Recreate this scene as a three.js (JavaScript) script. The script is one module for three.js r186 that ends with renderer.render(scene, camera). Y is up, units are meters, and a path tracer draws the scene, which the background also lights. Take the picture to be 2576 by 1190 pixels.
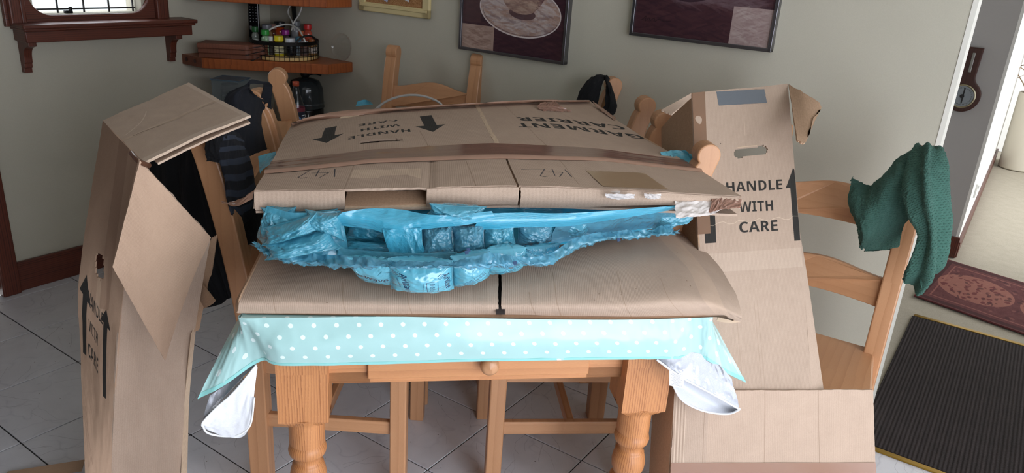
import * as THREE from 'three';
import { RoundedBoxGeometry } from 'three/addons/geometries/RoundedBoxGeometry.js';
import { mergeGeometries } from 'three/addons/utils/BufferGeometryUtils.js';
import { ImprovedNoise } from 'three/addons/math/ImprovedNoise.js';
import { RectAreaLightUniformsLib } from 'three/addons/lights/RectAreaLightUniformsLib.js';

// ---------------------------------------------------------------- camera, sky, light, exposure
const W = 2576, H = 1190, FOCAL = 1897.06, PITCH = 20.5485 * Math.PI / 180, ROLL = 3.8691 * Math.PI / 180, EYE = 1.4407;
const scene = new THREE.Scene();
const camera = new THREE.PerspectiveCamera(2 * Math.atan(H / 2 / FOCAL) * 180 / Math.PI, W / H, 0.05, 60);
camera.position.set(0, EYE, 0);
camera.rotation.set(-PITCH, 0, ROLL, 'YXZ');
camera.updateMatrixWorld();
const renderer = new THREE.WebGLRenderer({ antialias: true });
renderer.toneMapping = THREE.LinearToneMapping;
renderer.toneMappingExposure = 0.82;
renderer.shadowMap.enabled = true;
RectAreaLightUniformsLib.init();
{ // overcast sky: pale and even, a little darker low down
  const w = 64, h = 32, d = new Float32Array(w * h * 4);
  for (let y = 0; y < h; y++) for (let x = 0; x < w; x++) {
    const t = y / (h - 1), k = 3.2 + 2.0 * Math.max(0, t - 0.5) * 2, i = (y * w + x) * 4;
    d[i] = k * 0.93; d[i + 1] = k * 0.98; d[i + 2] = k * 1.06; d[i + 3] = 1;
  }
  const sky = new THREE.DataTexture(d, w, h, THREE.RGBAFormat, THREE.FloatType);
  sky.mapping = THREE.EquirectangularReflectionMapping; sky.magFilter = THREE.LinearFilter; sky.needsUpdate = true;
  scene.background = sky;
}
const ROOM = -33.5371 * Math.PI / 180;                         // turn of the room against the camera
const E1 = new THREE.Vector3(Math.cos(ROOM), 0, -Math.sin(ROOM)), EN = new THREE.Vector3(Math.sin(ROOM), 0, Math.cos(ROOM));
const rm = (a, b, y) => new THREE.Vector3().addScaledVector(E1, a).addScaledVector(EN, b).setY(y);   // a along the back wall, b out of it
const LEFT = -3.25, BACK = -2.56, RIGHT = 1.3, FRONT = 2.3, CEIL = 2.4;
function areaLight(name, a, b, y, w, h, towards, power, col) {   // daylight that comes in at a window
  const l = new THREE.RectAreaLight(col, power, w, h); l.name = name;
  l.position.copy(rm(a, b, y)); scene.add(l); l.lookAt(towards); l.updateMatrixWorld();
}
areaLight('side_window_daylight', RIGHT - 0.06, -1.45, 1.0, 1.2, 1.65, rm(-1, -1.45, 1.0), 3.0, 0xecf2ff);
areaLight('patio_daylight', RIGHT - 0.06, 0.1, 1.02, 1.5, 1.85, rm(0, 0.1, 1.02), 6.5, 0xecf2ff);
areaLight('left_window_daylight', LEFT + 0.05, -1.665, 1.37, 0.44, 0.54, rm(0, -1.665, 1.37), 1.0, 0xeaf4ff);
areaLight('hall_daylight', 1.72, -5.9, 1.3, 2.2, 1.9, rm(0, -5.9, 1.3), 3.0, 0xffffff);

// ---------------------------------------------------------------- helpers
const V = (x, y, z) => new THREE.Vector3(x, y, z);
const noise = new ImprovedNoise();
let seed = 7; const rnd = () => { seed = (seed * 1664525 + 1013904223) >>> 0; return seed / 4294967296; };
const fbm = (x, y, z = 0) => noise.noise(x, y, z) * 0.6 + noise.noise(x * 2.1, y * 2.1, z + 5) * 0.3 + noise.noise(x * 4.3, y * 4.3, z + 9) * 0.15;
const ray = (px, py) => V((px - W / 2) / FOCAL, -(py - H / 2) / FOCAL, -1).applyQuaternion(camera.quaternion);
const at = (px, py, h) => { const d = ray(px, py); return d.multiplyScalar((h - EYE) / d.y).add(camera.position); };     // where a measured point lies at height h
const onPlane = (px, py, p, n) => { const d = ray(px, py); return d.multiplyScalar((p.dot(n) - camera.position.dot(n)) / d.dot(n)).add(camera.position); };
const atZ = (px, py, z) => onPlane(px, py, V(0, 0, z), V(0, 0, 1));
const deep = (p, k) => pt(p).sub(camera.position).multiplyScalar(k).add(camera.position);   // the same spot, set further back
const pt = (p) => p.isVector3 ? p : p.length === 3 ? at(...p) : atZ(p[0], p[1], p[3]);
const used = {};
const numbered = (n) => { const k = used[n] = (used[n] ?? -1) + 1; return k ? n + '_' + String(k).padStart(3, '0') : n; };
function tag(o, label, category, group, kind) {
  if (label) o.userData.label = label; if (category) o.userData.category = category;
  if (group) o.userData.group = group; if (kind) o.userData.kind = kind; return o;
}
function mesh(name, geo, mat, parent = scene) {
  const m = new THREE.Mesh(geo, mat); m.name = parent === scene ? numbered(name) : name; m.castShadow = m.receiveShadow = true; parent.add(m); return m;
}
function thing(name, label, category, p = V(0, 0, 0), turn = 0, group) {
  const o = new THREE.Group(); o.name = numbered(name); o.position.copy(p); o.rotation.y = turn; scene.add(o); return tag(o, label, category, group);
}
function struct(name, geo, mat) { return tag(mesh(name, geo, mat), null, null, null, 'structure'); }
const merge = (l) => mergeGeometries(l.map((g) => g.index ? g.toNonIndexed() : g));
function triUV(g, s = 1, turn = false) {                        // uv in metres from the face direction
  g = g.index ? g.toNonIndexed() : g; if (!g.attributes.normal) g.computeVertexNormals();
  const p = g.attributes.position, n = g.attributes.normal, uv = new Float32Array(p.count * 2);
  for (let i = 0; i < p.count; i++) {
    const ax = Math.abs(n.getX(i)), ay = Math.abs(n.getY(i)), az = Math.abs(n.getZ(i));
    let a, b; if (ay > ax && ay > az) { a = p.getX(i); b = p.getZ(i); } else if (ax > az) { a = p.getZ(i); b = p.getY(i); } else { a = p.getX(i); b = p.getY(i); }
    if (turn) [a, b] = [b, a];
    uv[i * 2] = a * s; uv[i * 2 + 1] = b * s;
  }
  g.setAttribute('uv', new THREE.BufferAttribute(uv, 2)); return g;
}
// a rounded box centred at x, y, z; grain runs along 'turn' axis
function bx(w, h, d, x = 0, y = 0, z = 0, r = 0.004, turn = false) { return triUV(new RoundedBoxGeometry(w, h, d, 2, Math.min(r, w / 2.1, h / 2.1, d / 2.1)).translate(x, y, z), 1, turn); }
function tube(pts, r, seg = 24, rad = 8, closed = false) { return new THREE.TubeGeometry(new THREE.CatmullRomCurve3(pts, closed), seg, r, rad, closed).toNonIndexed(); }
function lathe(prof, seg = 32) { return new THREE.LatheGeometry(prof.map(([r, y]) => new THREE.Vector2(r, y)), seg).toNonIndexed(); }
function extrude(shape, depth, bevel = 0.003, seg = 8) {
  return new THREE.ExtrudeGeometry(shape, { depth: depth - 2 * bevel, bevelEnabled: bevel > 0, bevelSize: bevel, bevelThickness: bevel, bevelSegments: 2, curveSegments: seg }).translate(0, 0, -depth / 2 + bevel);
}
// surface through a grid of points: rows go from v = 0 to v = 1, columns from u = 0 to u = 1
function surface(rows, lin = false) {
  const g = rows.map((r) => r.map(pt)), m = g.length, n = g[0].length;
  const cr = (p0, p1, p2, p3, t) => {
    if (lin) return p1.clone().lerp(p2, t);
    const t2 = t * t, t3 = t2 * t, f = (a, b, c, d) => 0.5 * (2 * b + (c - a) * t + (2 * a - 5 * b + 4 * c - d) * t2 + (3 * b - a - 3 * c + d) * t3);
    return V(f(p0.x, p1.x, p2.x, p3.x), f(p0.y, p1.y, p2.y, p3.y), f(p0.z, p1.z, p2.z, p3.z));
  };
  const ext = (a, i) => i < 0 ? a[0].clone().multiplyScalar(2).sub(a[1]) : i >= a.length ? a[a.length - 1].clone().multiplyScalar(2).sub(a[a.length - 2]) : a[i];
  const line = (a, t) => { const x = t * (a.length - 1), i = Math.min(a.length - 2, Math.max(0, Math.floor(x))); return cr(ext(a, i - 1), a[i], a[i + 1], ext(a, i + 2), x - i); };
  return (u, v) => line(g.map((r) => line(r, u)), v);
}
// a sheet of real thickness over such a surface; hole(u, v) leaves cells out, jag roughens its outline, warp moves points along the normal
function sheet(S, o = {}) {
  const { nu = 40, nv = 40, t = 0.004, hole, jag = 0, warp, metric, uv = [0, 0, 1, 1], u0 = 0, u1 = 1, v0 = 0, v1 = 1, sd = 1 } = o;
  const P = [], N = [], UV = [], len = (f) => { const a = [0]; for (let i = 1; i <= 60; i++) a.push(a[i - 1] + f(i / 60).distanceTo(f((i - 1) / 60))); return (x) => { const q = Math.min(59.999, Math.max(0, x * 60)), i = Math.floor(q); return a[i] + (a[i + 1] - a[i]) * (q - i); }; };
  const mu = metric && len((x) => S(x, 0.5)), mv = metric && len((x) => S(0.5, x));
  for (let j = 0; j <= nv; j++) for (let i = 0; i <= nu; i++) {
    let a = i / nu, b = j / nv;
    if (jag) {
      const jn = (s, q) => jag * (fbm(s * 9 + q, sd * 3.1) * 0.8 + noise.noise(s * 43, q, sd) * 0.45);
      if (i === 0) a += jn(b, 1); if (i === nu) a += jn(b, 2); if (j === 0) b += jn(i / nu, 3); if (j === nv) b += jn(i / nu, 4);
    }
    const u = u0 + a * (u1 - u0), v = v0 + b * (v1 - v0), p = S(u, v), e = 1e-3;
    const n = S(u + e, v).sub(S(u - e, v)).cross(S(u, v + e).sub(S(u, v - e))).normalize();
    if (warp) p.addScaledVector(n, warp(u, v, p));
    P.push(p); N.push(n); UV.push(metric ? [mu(u), mv(v)] : [uv[0] + (uv[2] - uv[0]) * u, uv[1] + (uv[3] - uv[1]) * v]);
  }
  if (warp) {                                                    // normals of the moved surface
    for (let j = 0; j <= nv; j++) for (let i = 0; i <= nu; i++) {
      const q = (a, b) => P[Math.min(nv, Math.max(0, b)) * (nu + 1) + Math.min(nu, Math.max(0, a))];
      const n = q(i + 1, j).clone().sub(q(i - 1, j)).cross(q(i, j + 1).clone().sub(q(i, j - 1))); if (n.lengthSq() > 1e-14) N[j * (nu + 1) + i] = n.normalize();
    }
  }
  const pos = [], nor = [], tex = [], idx = [];
  const K = P.length;
  for (const s of [0, 1]) for (let k = 0; k < K; k++) {
    const p = s ? P[k].clone().addScaledVector(N[k], -t) : P[k]; pos.push(p.x, p.y, p.z);
    const q = s ? -1 : 1; nor.push(N[k].x * q, N[k].y * q, N[k].z * q); tex.push(...UV[k]);
  }
  const keep = (i, j) => i >= 0 && j >= 0 && i < nu && j < nv && !(hole && hole(u0 + (i + 0.5) / nu * (u1 - u0), v0 + (j + 0.5) / nv * (v1 - v0)));
  const wall = (a, b) => {                                        // a to b runs with the sheet on the left
    const o0 = pos.length / 3, d = P[b].clone().sub(P[a]).cross(N[a]).normalize();
    for (const k of [a, b]) for (const s of [0, 1]) { const p = s ? P[k].clone().addScaledVector(N[k], -t) : P[k]; pos.push(p.x, p.y, p.z); nor.push(d.x, d.y, d.z); tex.push(UV[k][0] + s * t * 3, UV[k][1] + s * t * 3); }
    idx.push(o0, o0 + 1, o0 + 2, o0 + 1, o0 + 3, o0 + 2);
  };
  for (let j = 0; j < nv; j++) for (let i = 0; i < nu; i++) if (keep(i, j)) {
    const a = j * (nu + 1) + i, b = a + 1, c = a + nu + 1, d = c + 1;
    idx.push(a, b, d, a, d, c, a + K, d + K, b + K, a + K, c + K, d + K);
    if (!keep(i, j - 1)) wall(a, b); if (!keep(i + 1, j)) wall(b, d); if (!keep(i, j + 1)) wall(d, c); if (!keep(i - 1, j)) wall(c, a);
  }
  const g = new THREE.BufferGeometry();
  g.setAttribute('position', new THREE.Float32BufferAttribute(pos, 3)); g.setAttribute('normal', new THREE.Float32BufferAttribute(nor, 3)); g.setAttribute('uv', new THREE.Float32BufferAttribute(tex, 2)); g.setIndex(idx);
  return g;
}
const patch = (rows, o = {}) => sheet(surface(rows, o.lin), o);
const stadium = (cu, cv, ru, rv) => (u, v) => { const k = ru - rv * (o_asp), x = Math.max(0, Math.abs(u - cu) - k) / o_asp, y = v - cv; return x * x + y * y < rv * rv; };
let o_asp = 1;

// ---------------------------------------------------------------- textures and materials
function canvas(w, h, draw) { const c = document.createElement('canvas'); c.width = w; c.height = h; draw(c.getContext('2d'), w, h); return c; }
function tex(c, rx = 1, ry = 1, srgb = true) {
  const t = new THREE.CanvasTexture(c); t.wrapS = t.wrapT = THREE.RepeatWrapping; t.repeat.set(rx, ry); t.magFilter = THREE.LinearFilter; if (srgb) t.colorSpace = THREE.SRGBColorSpace; return t;
}
function pixels(w, h, f) { return (g) => { const im = g.createImageData(w, h), d = im.data; for (let y = 0, i = 0; y < h; y++) for (let x = 0; x < w; x++, i += 4) { const c = f(x, y); d[i] = c[0]; d[i + 1] = c[1]; d[i + 2] = c[2]; d[i + 3] = 255; } g.putImageData(im, 0, 0); }; }
const std = (o) => new THREE.MeshStandardMaterial(o), phys = (o) => new THREE.MeshPhysicalMaterial(o);
const hash = (x, y) => { let h = (x * 374761393 + y * 668265263) | 0; h = Math.imul(h ^ (h >>> 13), 1274126177); return ((h ^ (h >>> 16)) >>> 0) / 4294967296; };
const KRAFT = [177, 154, 135];
function kraftCanvas(w, h, draw, flute = 0, base = KRAFT) {
  return canvas(w, h, (g) => {
    pixels(w, h, (x, y) => {
      let k = (hash(x, y) - 0.5) * 16 + fbm(x * 0.012, y * 0.012, 3) * 5 + fbm(x * 0.1, y * 0.05, 8) * 2.5;
      if (hash(x + 91, y * 3 + 7) > 0.9975) k -= 26; if (flute) k += Math.sin(x / flute * Math.PI * 2) * 2.2;
      return [base[0] + k, base[1] + k * 0.97, base[2] + k * 0.93];
    })(g);
    if (draw) draw(g, w, h);
  });
}
const FLUTE = tex(canvas(64, 8, pixels(64, 8, (x) => { const k = 128 + 100 * Math.sin(x / 64 * Math.PI * 16); return [k, k, k]; })), 1, 1, false);
const kraftC = kraftCanvas(1024, 1024);
const kraftMat = (map, flu = 18) => { const b = FLUTE.clone(); b.repeat.set(flu, 1); return std({ map, roughness: 0.82, bumpMap: b, bumpScale: 0.00022 }); };
const KRAFTM = kraftMat(tex(kraftC), 14), KRAFTIN = std({ map: tex(kraftCanvas(512, 512, null, 4, [172, 140, 112])), roughness: 0.9 });
const TORN = std({ map: tex(kraftCanvas(256, 256, null, 3, [200, 176, 150])), roughness: 0.95 });
function words(g, str, x, y, size, stretch = 1, rot = 0, col = '#26231f', font = 'sans-serif', weight = 'bold ') {
  g.save(); g.translate(x, y); g.rotate(rot); g.scale(stretch, 1); g.font = weight + size + 'px ' + font; g.textAlign = 'center'; g.textBaseline = 'middle'; g.fillStyle = col; g.fillText(str, 0, 0); g.restore();
}
function arrow(g, x, y, w, h, head, rot = 0, shaft = 0.5) {       // points to -y before it is turned
  g.save(); g.translate(x, y); g.rotate(rot); g.fillStyle = '#26231f'; g.beginPath();
  g.moveTo(0, -h / 2); g.lineTo(w / 2, -h / 2 + head); g.lineTo(w * shaft / 2, -h / 2 + head); g.lineTo(w * shaft / 2, h / 2); g.lineTo(-w * shaft / 2, h / 2); g.lineTo(-w * shaft / 2, -h / 2 + head); g.lineTo(-w / 2, -h / 2 + head); g.fill(); g.restore();
}
function woodCanvas(w, h, base, dark, lines, rough = 1) {          // grain along y
  const ks = []; for (let i = 0; i < lines; i++) ks.push([rnd() * w, 0.6 + rnd() * 2.4, rnd()]);
  return canvas(w, h, pixels(w, h, (x, y) => {
    const wob = fbm(x * 0.006, y * 0.0014, 2) * 18 + fbm(x * 0.02, y * 0.003, 4) * 3; let k = 0;
    const s = (x + wob) / w * lines, f = s - Math.floor(s), a = hash(((Math.floor(s) % lines) + lines) % lines, 5);
    k = Math.pow(f, 3) * (0.35 + 0.65 * a) * rough; k += (hash(x, y >> 3) - 0.5) * 0.14 + fbm(x * 0.01, y * 0.002, 6) * 0.25;
    k = Math.min(1, Math.max(-0.3, k));
    return base.map((b, i) => b + (dark[i] - b) * k);
  }));
}
const woodMat = (base, dark, lines, rough, scale, extra = {}) => std({ map: tex(woodCanvas(512, 1024, base, dark, lines, rough), scale, scale / 2), roughness: 0.42, ...extra });
const M = {
  pine: woodMat([196, 134, 84], [138, 82, 46], 44, 1.0, 4),
  pineSmooth: woodMat([198, 138, 90], [158, 100, 60], 12, 0.6, 3),
  beech: woodMat([192, 142, 102], [162, 112, 74], 14, 0.5, 3, { roughness: 0.38 }),
  mahogany: woodMat([98, 48, 33], [46, 20, 14], 30, 1.1, 4, { roughness: 0.4 }),
  orange: woodMat([160, 86, 44], [112, 54, 26], 18, 0.8, 3, { roughness: 0.35 }),
  board: woodMat([118, 68, 48], [84, 44, 30], 18, 0.6, 4, { roughness: 0.6 }),
  palewood: woodMat([216, 182, 120], [190, 152, 90], 18, 0.5, 4, { roughness: 0.5 }),
  darkwood: woodMat([70, 34, 26], [40, 18, 14], 18, 0.8, 4, { roughness: 0.35 }),
  black: std({ color: 0x0d0d0e, roughness: 0.55 }), blackGloss: std({ color: 0x0a0a0c, roughness: 0.2 }), wire: std({ color: 0x15120f, roughness: 0.5, metalness: 0.6 }),
  white: std({ color: 0xe9e9e6, roughness: 0.5 }), cable: std({ color: 0xdddcd6, roughness: 0.4 }), steel: std({ color: 0x9a9a98, roughness: 0.28, metalness: 1 }), brass: std({ color: 0xa08038, roughness: 0.32, metalness: 0.9 }),
  tape: phys({ color: 0xb08672, roughness: 0.16, transmission: 0.45, clearcoat: 0.6, clearcoatRoughness: 0.12 }), tapeFold: std({ color: 0xa5826e, roughness: 0.14 }), tapeClear: phys({ color: 0xbfa48c, roughness: 0.2, transmission: 0.6 }),
  tapeGrey: std({ color: 0x656a70, roughness: 0.5 }), tapeWhite: phys({ color: 0xdcd3cd, roughness: 0.18, clearcoat: 0.5 }),
  navy: std({ color: 0x10131c, roughness: 0.95 }), coat: std({ color: 0x0b0c0f, roughness: 0.95 }),
  clear: phys({ color: 0xffffff, transmission: 1, roughness: 0.08, ior: 1.45, thickness: 0 }), clearBlue: phys({ color: 0xd8e6f0, transmission: 0.95, roughness: 0.12, thickness: 0 }),
  glass: phys({ color: 0xffffff, transmission: 1, roughness: 0, thickness: 0 }),
};
const wallC = canvas(1024, 1024, pixels(1024, 1024, (x, y) => { const k = (hash(x, y) - 0.5) * 5 + fbm(x * 0.008, y * 0.008, 1) * 3; return [188 + k, 183 + k, 166 + k]; }));
const wallB = tex(canvas(512, 512, pixels(512, 512, (x, y) => { const k = 128 + fbm(x * 0.06, y * 0.06, 4) * 90; return [k, k, k]; })), 1.2, 1.2, false);
const wallM = std({ map: tex(wallC, 0.7, 0.7), roughness: 0.85, bumpMap: wallB, bumpScale: 0.0006 });
const ceilM = std({ color: 0xd2cfc6, roughness: 0.9 }), trimM = std({ color: 0xe4e1d6, roughness: 0.5 });
const hallShadeM = std({ color: 0xb9b6b4, roughness: 0.85, bumpMap: wallB, bumpScale: 0.002 }), hallWhite = std({ color: 0xf1f0ec, roughness: 0.8, bumpMap: wallB, bumpScale: 0.0015 });  // first one is the hall wall greyed for its face in shade

// ---------------------------------------------------------------- the room
const inRoom = (g) => g.rotateY(ROOM);                              // shapes laid out in room axes (x along the back wall, z out of it)
const rbox = (a0, a1, y0, y1, b0, b1) => triUV(new THREE.BoxGeometry(a1 - a0, y1 - y0, b1 - b0).translate((a0 + a1) / 2, (y0 + y1) / 2, (b0 + b1) / 2));
{
  const T = 0.12, W0 = -1.885, W1 = -1.445, Y0 = 1.10, Y1 = 1.64;    // left window opening
  struct('wall_left', inRoom(merge([rbox(LEFT - T, LEFT, 0, CEIL, BACK - 0.1, W0), rbox(LEFT - T, LEFT, 0, CEIL, W1, -1.17), rbox(LEFT - T, LEFT, 0, Y0, W0, W1), rbox(LEFT - T, LEFT, Y1, CEIL, W0, W1), rbox(LEFT - T, LEFT, 2.02, CEIL, -1.17, -0.3), rbox(LEFT - T, LEFT, 0, CEIL, -0.3, FRONT)])), wallM);
  struct('wall_back', inRoom(merge([rbox(LEFT - T, -0.2, 0, CEIL, BACK - 0.1, BACK), rbox(-0.2, 1.0, 2.05, CEIL, BACK - 0.1, BACK), rbox(1.0, 1.87, 0, CEIL, BACK - 0.1, BACK)])), wallM);
  struct('wall_right', inRoom(merge([rbox(RIGHT, RIGHT + T, 0, CEIL, BACK, -2.1), rbox(RIGHT, RIGHT + T, 0, CEIL, -0.8, -0.67), rbox(RIGHT, RIGHT + T, 0, CEIL, 0.87, FRONT), rbox(RIGHT, RIGHT + T, 2.05, CEIL, -2.1, -0.8), rbox(RIGHT, RIGHT + T, 0, 0.15, -2.1, -0.8), rbox(RIGHT, RIGHT + T, 2.05, CEIL, -0.67, 0.87), rbox(RIGHT, RIGHT + T, 0, 0.05, -0.67, 0.87)])), wallM);
  struct('wall_front', inRoom(merge([rbox(LEFT - T, RIGHT + T, 0, CEIL, FRONT, FRONT + T)])), std({ color: 0x8f8371, roughness: 0.8 }));
  struct('added_light_block', new THREE.BoxGeometry(0.1, CEIL, 2.4).translate(-1.32, CEIL / 2, 0.0), std({ color: 0x40342b, roughness: 0.7 }));   // added unseen dark panel left of the camera, keeping bounce light off the carton
  struct('ceiling', inRoom(rbox(LEFT - T, RIGHT + T, CEIL, CEIL + 0.1, BACK - 0.1, FRONT + T)), ceilM);
  struct('trim_1', inRoom(rbox(-0.2, -0.186, 0, 2.05, BACK - 0.1, BACK + 0.002)), trimM);
  struct('baseboard_left', inRoom(merge([bx(0.02, 0.125, 1.39, LEFT + 0.01, 0.0625, -1.865, 0.004, true), bx(0.012, 0.02, 1.39, LEFT + 0.016, 0.118, -1.865, 0.004, true)])), M.mahogany);
  struct('baseboard_back', inRoom(bx(2.99, 0.125, 0.02, -1.735, 0.0625, BACK + 0.01, 0.004)), M.mahogany);
  // dark door in the left wall, its frame at the left edge of the picture
  const d = tag(thing('door_1', null, null), null, null, null, 'structure');
  mesh('door_frame', inRoom(merge([bx(0.05, 2.05, 0.07, LEFT + 0.015, 1.025, -1.185, 0.008), bx(0.05, 2.05, 0.07, LEFT + 0.015, 1.025, -0.285, 0.008), bx(0.05, 0.07, 0.97, LEFT + 0.015, 2.05, -0.735, 0.008)])), M.mahogany, d);
  mesh('door_leaf', inRoom(merge([bx(0.04, 2.0, 0.83, LEFT - 0.05, 1.01, -0.735, 0.004), bx(0.012, 0.7, 0.5, LEFT - 0.028, 1.5, -0.735, 0.006), bx(0.012, 0.6, 0.5, LEFT - 0.028, 0.5, -0.735, 0.006)])), M.mahogany, d);
  mesh('door_handle', inRoom(merge([bx(0.01, 0.14, 0.04, LEFT - 0.024, 1, -1.09, 0.004), bx(0.015, 0.02, 0.11, LEFT + 0.015, 1.02, -1.05, 0.006)])), M.brass, d);
}
{ // tiled floor: every tile is a piece
  const floor = tag(thing('floor', null, null), null, null, null, 'structure');
  const o = V(-4.21355 * 0.333, 0, -5.51048 * 0.333), a0 = o.dot(E1), b0 = o.dot(EN), s = 0.333, gap = 0.004;
  mesh('grout', inRoom(rbox(LEFT, RIGHT, -0.08, -0.003, BACK, FRONT)), std({ color: 0x2e2c2b, roughness: 0.9 }), floor);
  const marble = [0, 1, 2, 3].map((k) => tex(canvas(512, 512, (g) => {
    pixels(512, 512, (x, y) => { const q = fbm(x * 0.006 + k * 9, y * 0.009, k), v = Math.pow(Math.max(0, 1 - Math.abs(fbm(x * 0.005 + 20 * k, y * 0.005, 30 + k) * 9)), 4) * 26 * Math.max(0, fbm(x * 0.004, y * 0.004 + 7 * k, 12) + 0.35), b = (hash(x, y) - 0.5) * 5 + q * 9; return [222 + b - v, 222 + b - v, 226 + b - v * 0.9]; })(g);
    g.strokeStyle = 'rgba(110,108,114,0.30)';
    for (let i = 0; i < 9; i++) { let x = rnd() * 512, y = rnd() * 512, a = rnd() * 0.8 + 0.5; g.lineWidth = 0.8 + rnd() * 2; g.beginPath(); g.moveTo(x, y); for (let j = 0; j < 16; j++) { a += (rnd() - 0.5) * 0.7; x += Math.cos(a) * 13; y += Math.sin(a) * 13; g.lineTo(x, y); } g.stroke(); }
    for (let i = 0; i < 4; i++) { g.fillStyle = 'rgba(60,50,44,0.55)'; g.beginPath(); g.ellipse(rnd() * 512, rnd() * 512, 1.5 + rnd() * 3, 1 + rnd() * 2, rnd() * 3, 0, 7); g.fill(); }
  })));
  const mats = marble.map((map) => std({ map, roughness: 0.27 }));
  const cache = {};
  for (let i = -14; i < 16; i++) for (let j = -16; j < 16; j++) {
    const x0 = Math.max(LEFT, a0 + i * s + gap / 2), x1 = Math.min(RIGHT, a0 + (i + 1) * s - gap / 2), z0 = Math.max(a0 + i * s > -0.25 ? -2.415 : BACK, b0 + j * s + gap / 2), z1 = Math.min(FRONT, b0 + (j + 1) * s - gap / 2);
    if (x1 - x0 < 0.02 || z1 - z0 < 0.02) continue;
    const key = (x1 - x0).toFixed(3) + (z1 - z0).toFixed(3);
    let g = cache[key]; if (!g) { g = cache[key] = new RoundedBoxGeometry(x1 - x0, 0.01, z1 - z0, 1, 0.0015); const p = g.attributes.position, uv = g.attributes.uv; for (let q = 0; q < p.count; q++) uv.setXY(q, p.getX(q) / s + 0.5, p.getZ(q) / s + 0.5); }
    const m = mesh('tile', g, mats[Math.floor(rnd() * 4)], floor), full = x1 - x0 > s - 0.01 && z1 - z0 > s - 0.01;
    m.position.copy(rm((x0 + x1) / 2, (z0 + z1) / 2, -0.005 + (rnd() - 0.5) * 0.0006)); m.rotation.y = ROOM + (full ? Math.floor(rnd() * 4) * Math.PI / 2 : 0);
  }
}
{ // mahogany window: moulded board with a rounded opening, leaded glass
  const w = tag(thing('window_1', null, null), null, null, null, 'structure');
  const s = new THREE.Shape(); s.moveTo(-0.33, -0.30); s.lineTo(0.33, -0.30); s.lineTo(0.33, 0.36); s.lineTo(-0.33, 0.36); s.lineTo(-0.33, -0.30);
  const hw = 0.245, hb = -0.27, ht = 0.27, r = 0.085, hole = new THREE.Path();
  hole.moveTo(-hw + r, hb); hole.lineTo(hw - r, hb); hole.absarc(hw - r, hb + r, r, -Math.PI / 2, 0); hole.lineTo(hw, ht - r); hole.absarc(hw - r, ht - r, r, 0, Math.PI / 2); hole.lineTo(-hw + r, ht); hole.absarc(-hw + r, ht - r, r, Math.PI / 2, Math.PI); hole.lineTo(-hw, hb + r); hole.absarc(-hw + r, hb + r, r, Math.PI, Math.PI * 1.5);
  s.holes.push(hole);
  const place = (g) => inRoom(g.rotateY(Math.PI / 2).translate(LEFT + 0.012, 1.365, -1.665));
  mesh('window_frame', place(triUV(extrude(s, 0.022, 0.004, 12), 1, true)), M.mahogany, w);
  mesh('moulding', place(triUV(merge([bx(0.045, 0.66, 0.02, -0.3, 0.03, 0.02, 0.008), bx(0.045, 0.66, 0.02, 0.3, 0.03, 0.02, 0.008), bx(0.02, 0.66, 0.026, -0.275, 0.03, 0.02, 0.006), bx(0.02, 0.66, 0.026, 0.275, 0.03, 0.02, 0.006)]))), M.mahogany, w);
  mesh('pane', inRoom(bx(0.004, 0.54, 0.44, LEFT - 0.06, 1.37, -1.665, 0.001)), M.glass, w);
  const lead = []; for (let i = -2; i <= 2; i++) lead.push(bx(0.008, 0.54, 0.006, LEFT - 0.052, 1.37, -1.665 + i * 0.105, 0.002)); for (let i = 0; i < 5; i++) lead.push(bx(0.008, 0.006, 0.44, LEFT - 0.052, 1.115 + i * 0.13, -1.665, 0.002));
  mesh('lead_bars', inRoom(merge(lead)), std({ color: 0x2e2c2c, roughness: 0.5, metalness: 0.5 }), w);
  mesh('latch', inRoom(merge([bx(0.02, 0.012, 0.03, LEFT - 0.03, 1.105, -1.59, 0.003), bx(0.01, 0.02, 0.012, LEFT - 0.03, 1.115, -1.6, 0.003)])), M.blackGloss, w);
  const z0 = -2.07, z1 = -1.345, zc = (z0 + z1) / 2, L = z1 - z0;
  mesh('window_sill', inRoom(merge([bx(0.125, 0.016, L, LEFT + 0.062, 1.068, zc, 0.005, true), bx(0.116, 0.012, L - 0.012, LEFT + 0.058, 1.056, zc, 0.005, true), bx(0.1, 0.045, L - 0.03, LEFT + 0.05, 1.03, zc, 0.004, true)])), M.mahogany, w);
  const b = new THREE.Shape(); b.moveTo(0, 0); b.lineTo(0.085, 0); b.lineTo(0.085, -0.018); b.lineTo(0.07, -0.022); b.quadraticCurveTo(0.03, -0.03, 0.032, -0.085); b.lineTo(0.026, -0.09); b.lineTo(0.026, -0.105); b.lineTo(0.018, -0.108); b.lineTo(0.018, -0.125); b.lineTo(0, -0.125);
  for (const z of [z0 + 0.075, z1 - 0.04]) mesh('bracket', inRoom(triUV(extrude(b, 0.03, 0.002, 10)).translate(LEFT + 0.001, 1.012, z)), M.mahogany, w);
  // right-hand patio window and front window frames, behind the camera
  const p = tag(thing('window_2', null, null), null, null, null, 'structure');
  mesh('window_frame', inRoom(merge([0.18, 2.02].map((y) => bx(0.06, 0.06, 1.3, RIGHT + 0.05, y, -1.45)).concat([-2.07, -1.45, -0.83].map((z) => bx(0.06, 1.8, 0.06, RIGHT + 0.05, 1.1, z))))), trimM, p);
  mesh('pane', inRoom(bx(0.006, 1.85, 1.26, RIGHT + 0.06, 1.1, -1.45, 0.001)), M.glass, p);
  const p2 = tag(thing('window_3', null, null), null, null, null, 'structure');
  mesh('window_frame', inRoom(merge([0.08, 2.02].map((y) => bx(0.06, 0.06, 1.54, RIGHT + 0.05, y, 0.1)).concat([-0.64, 0.1, 0.84].map((z) => bx(0.06, 1.9, 0.06, RIGHT + 0.05, 1.05, z))))), trimM, p2);
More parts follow.
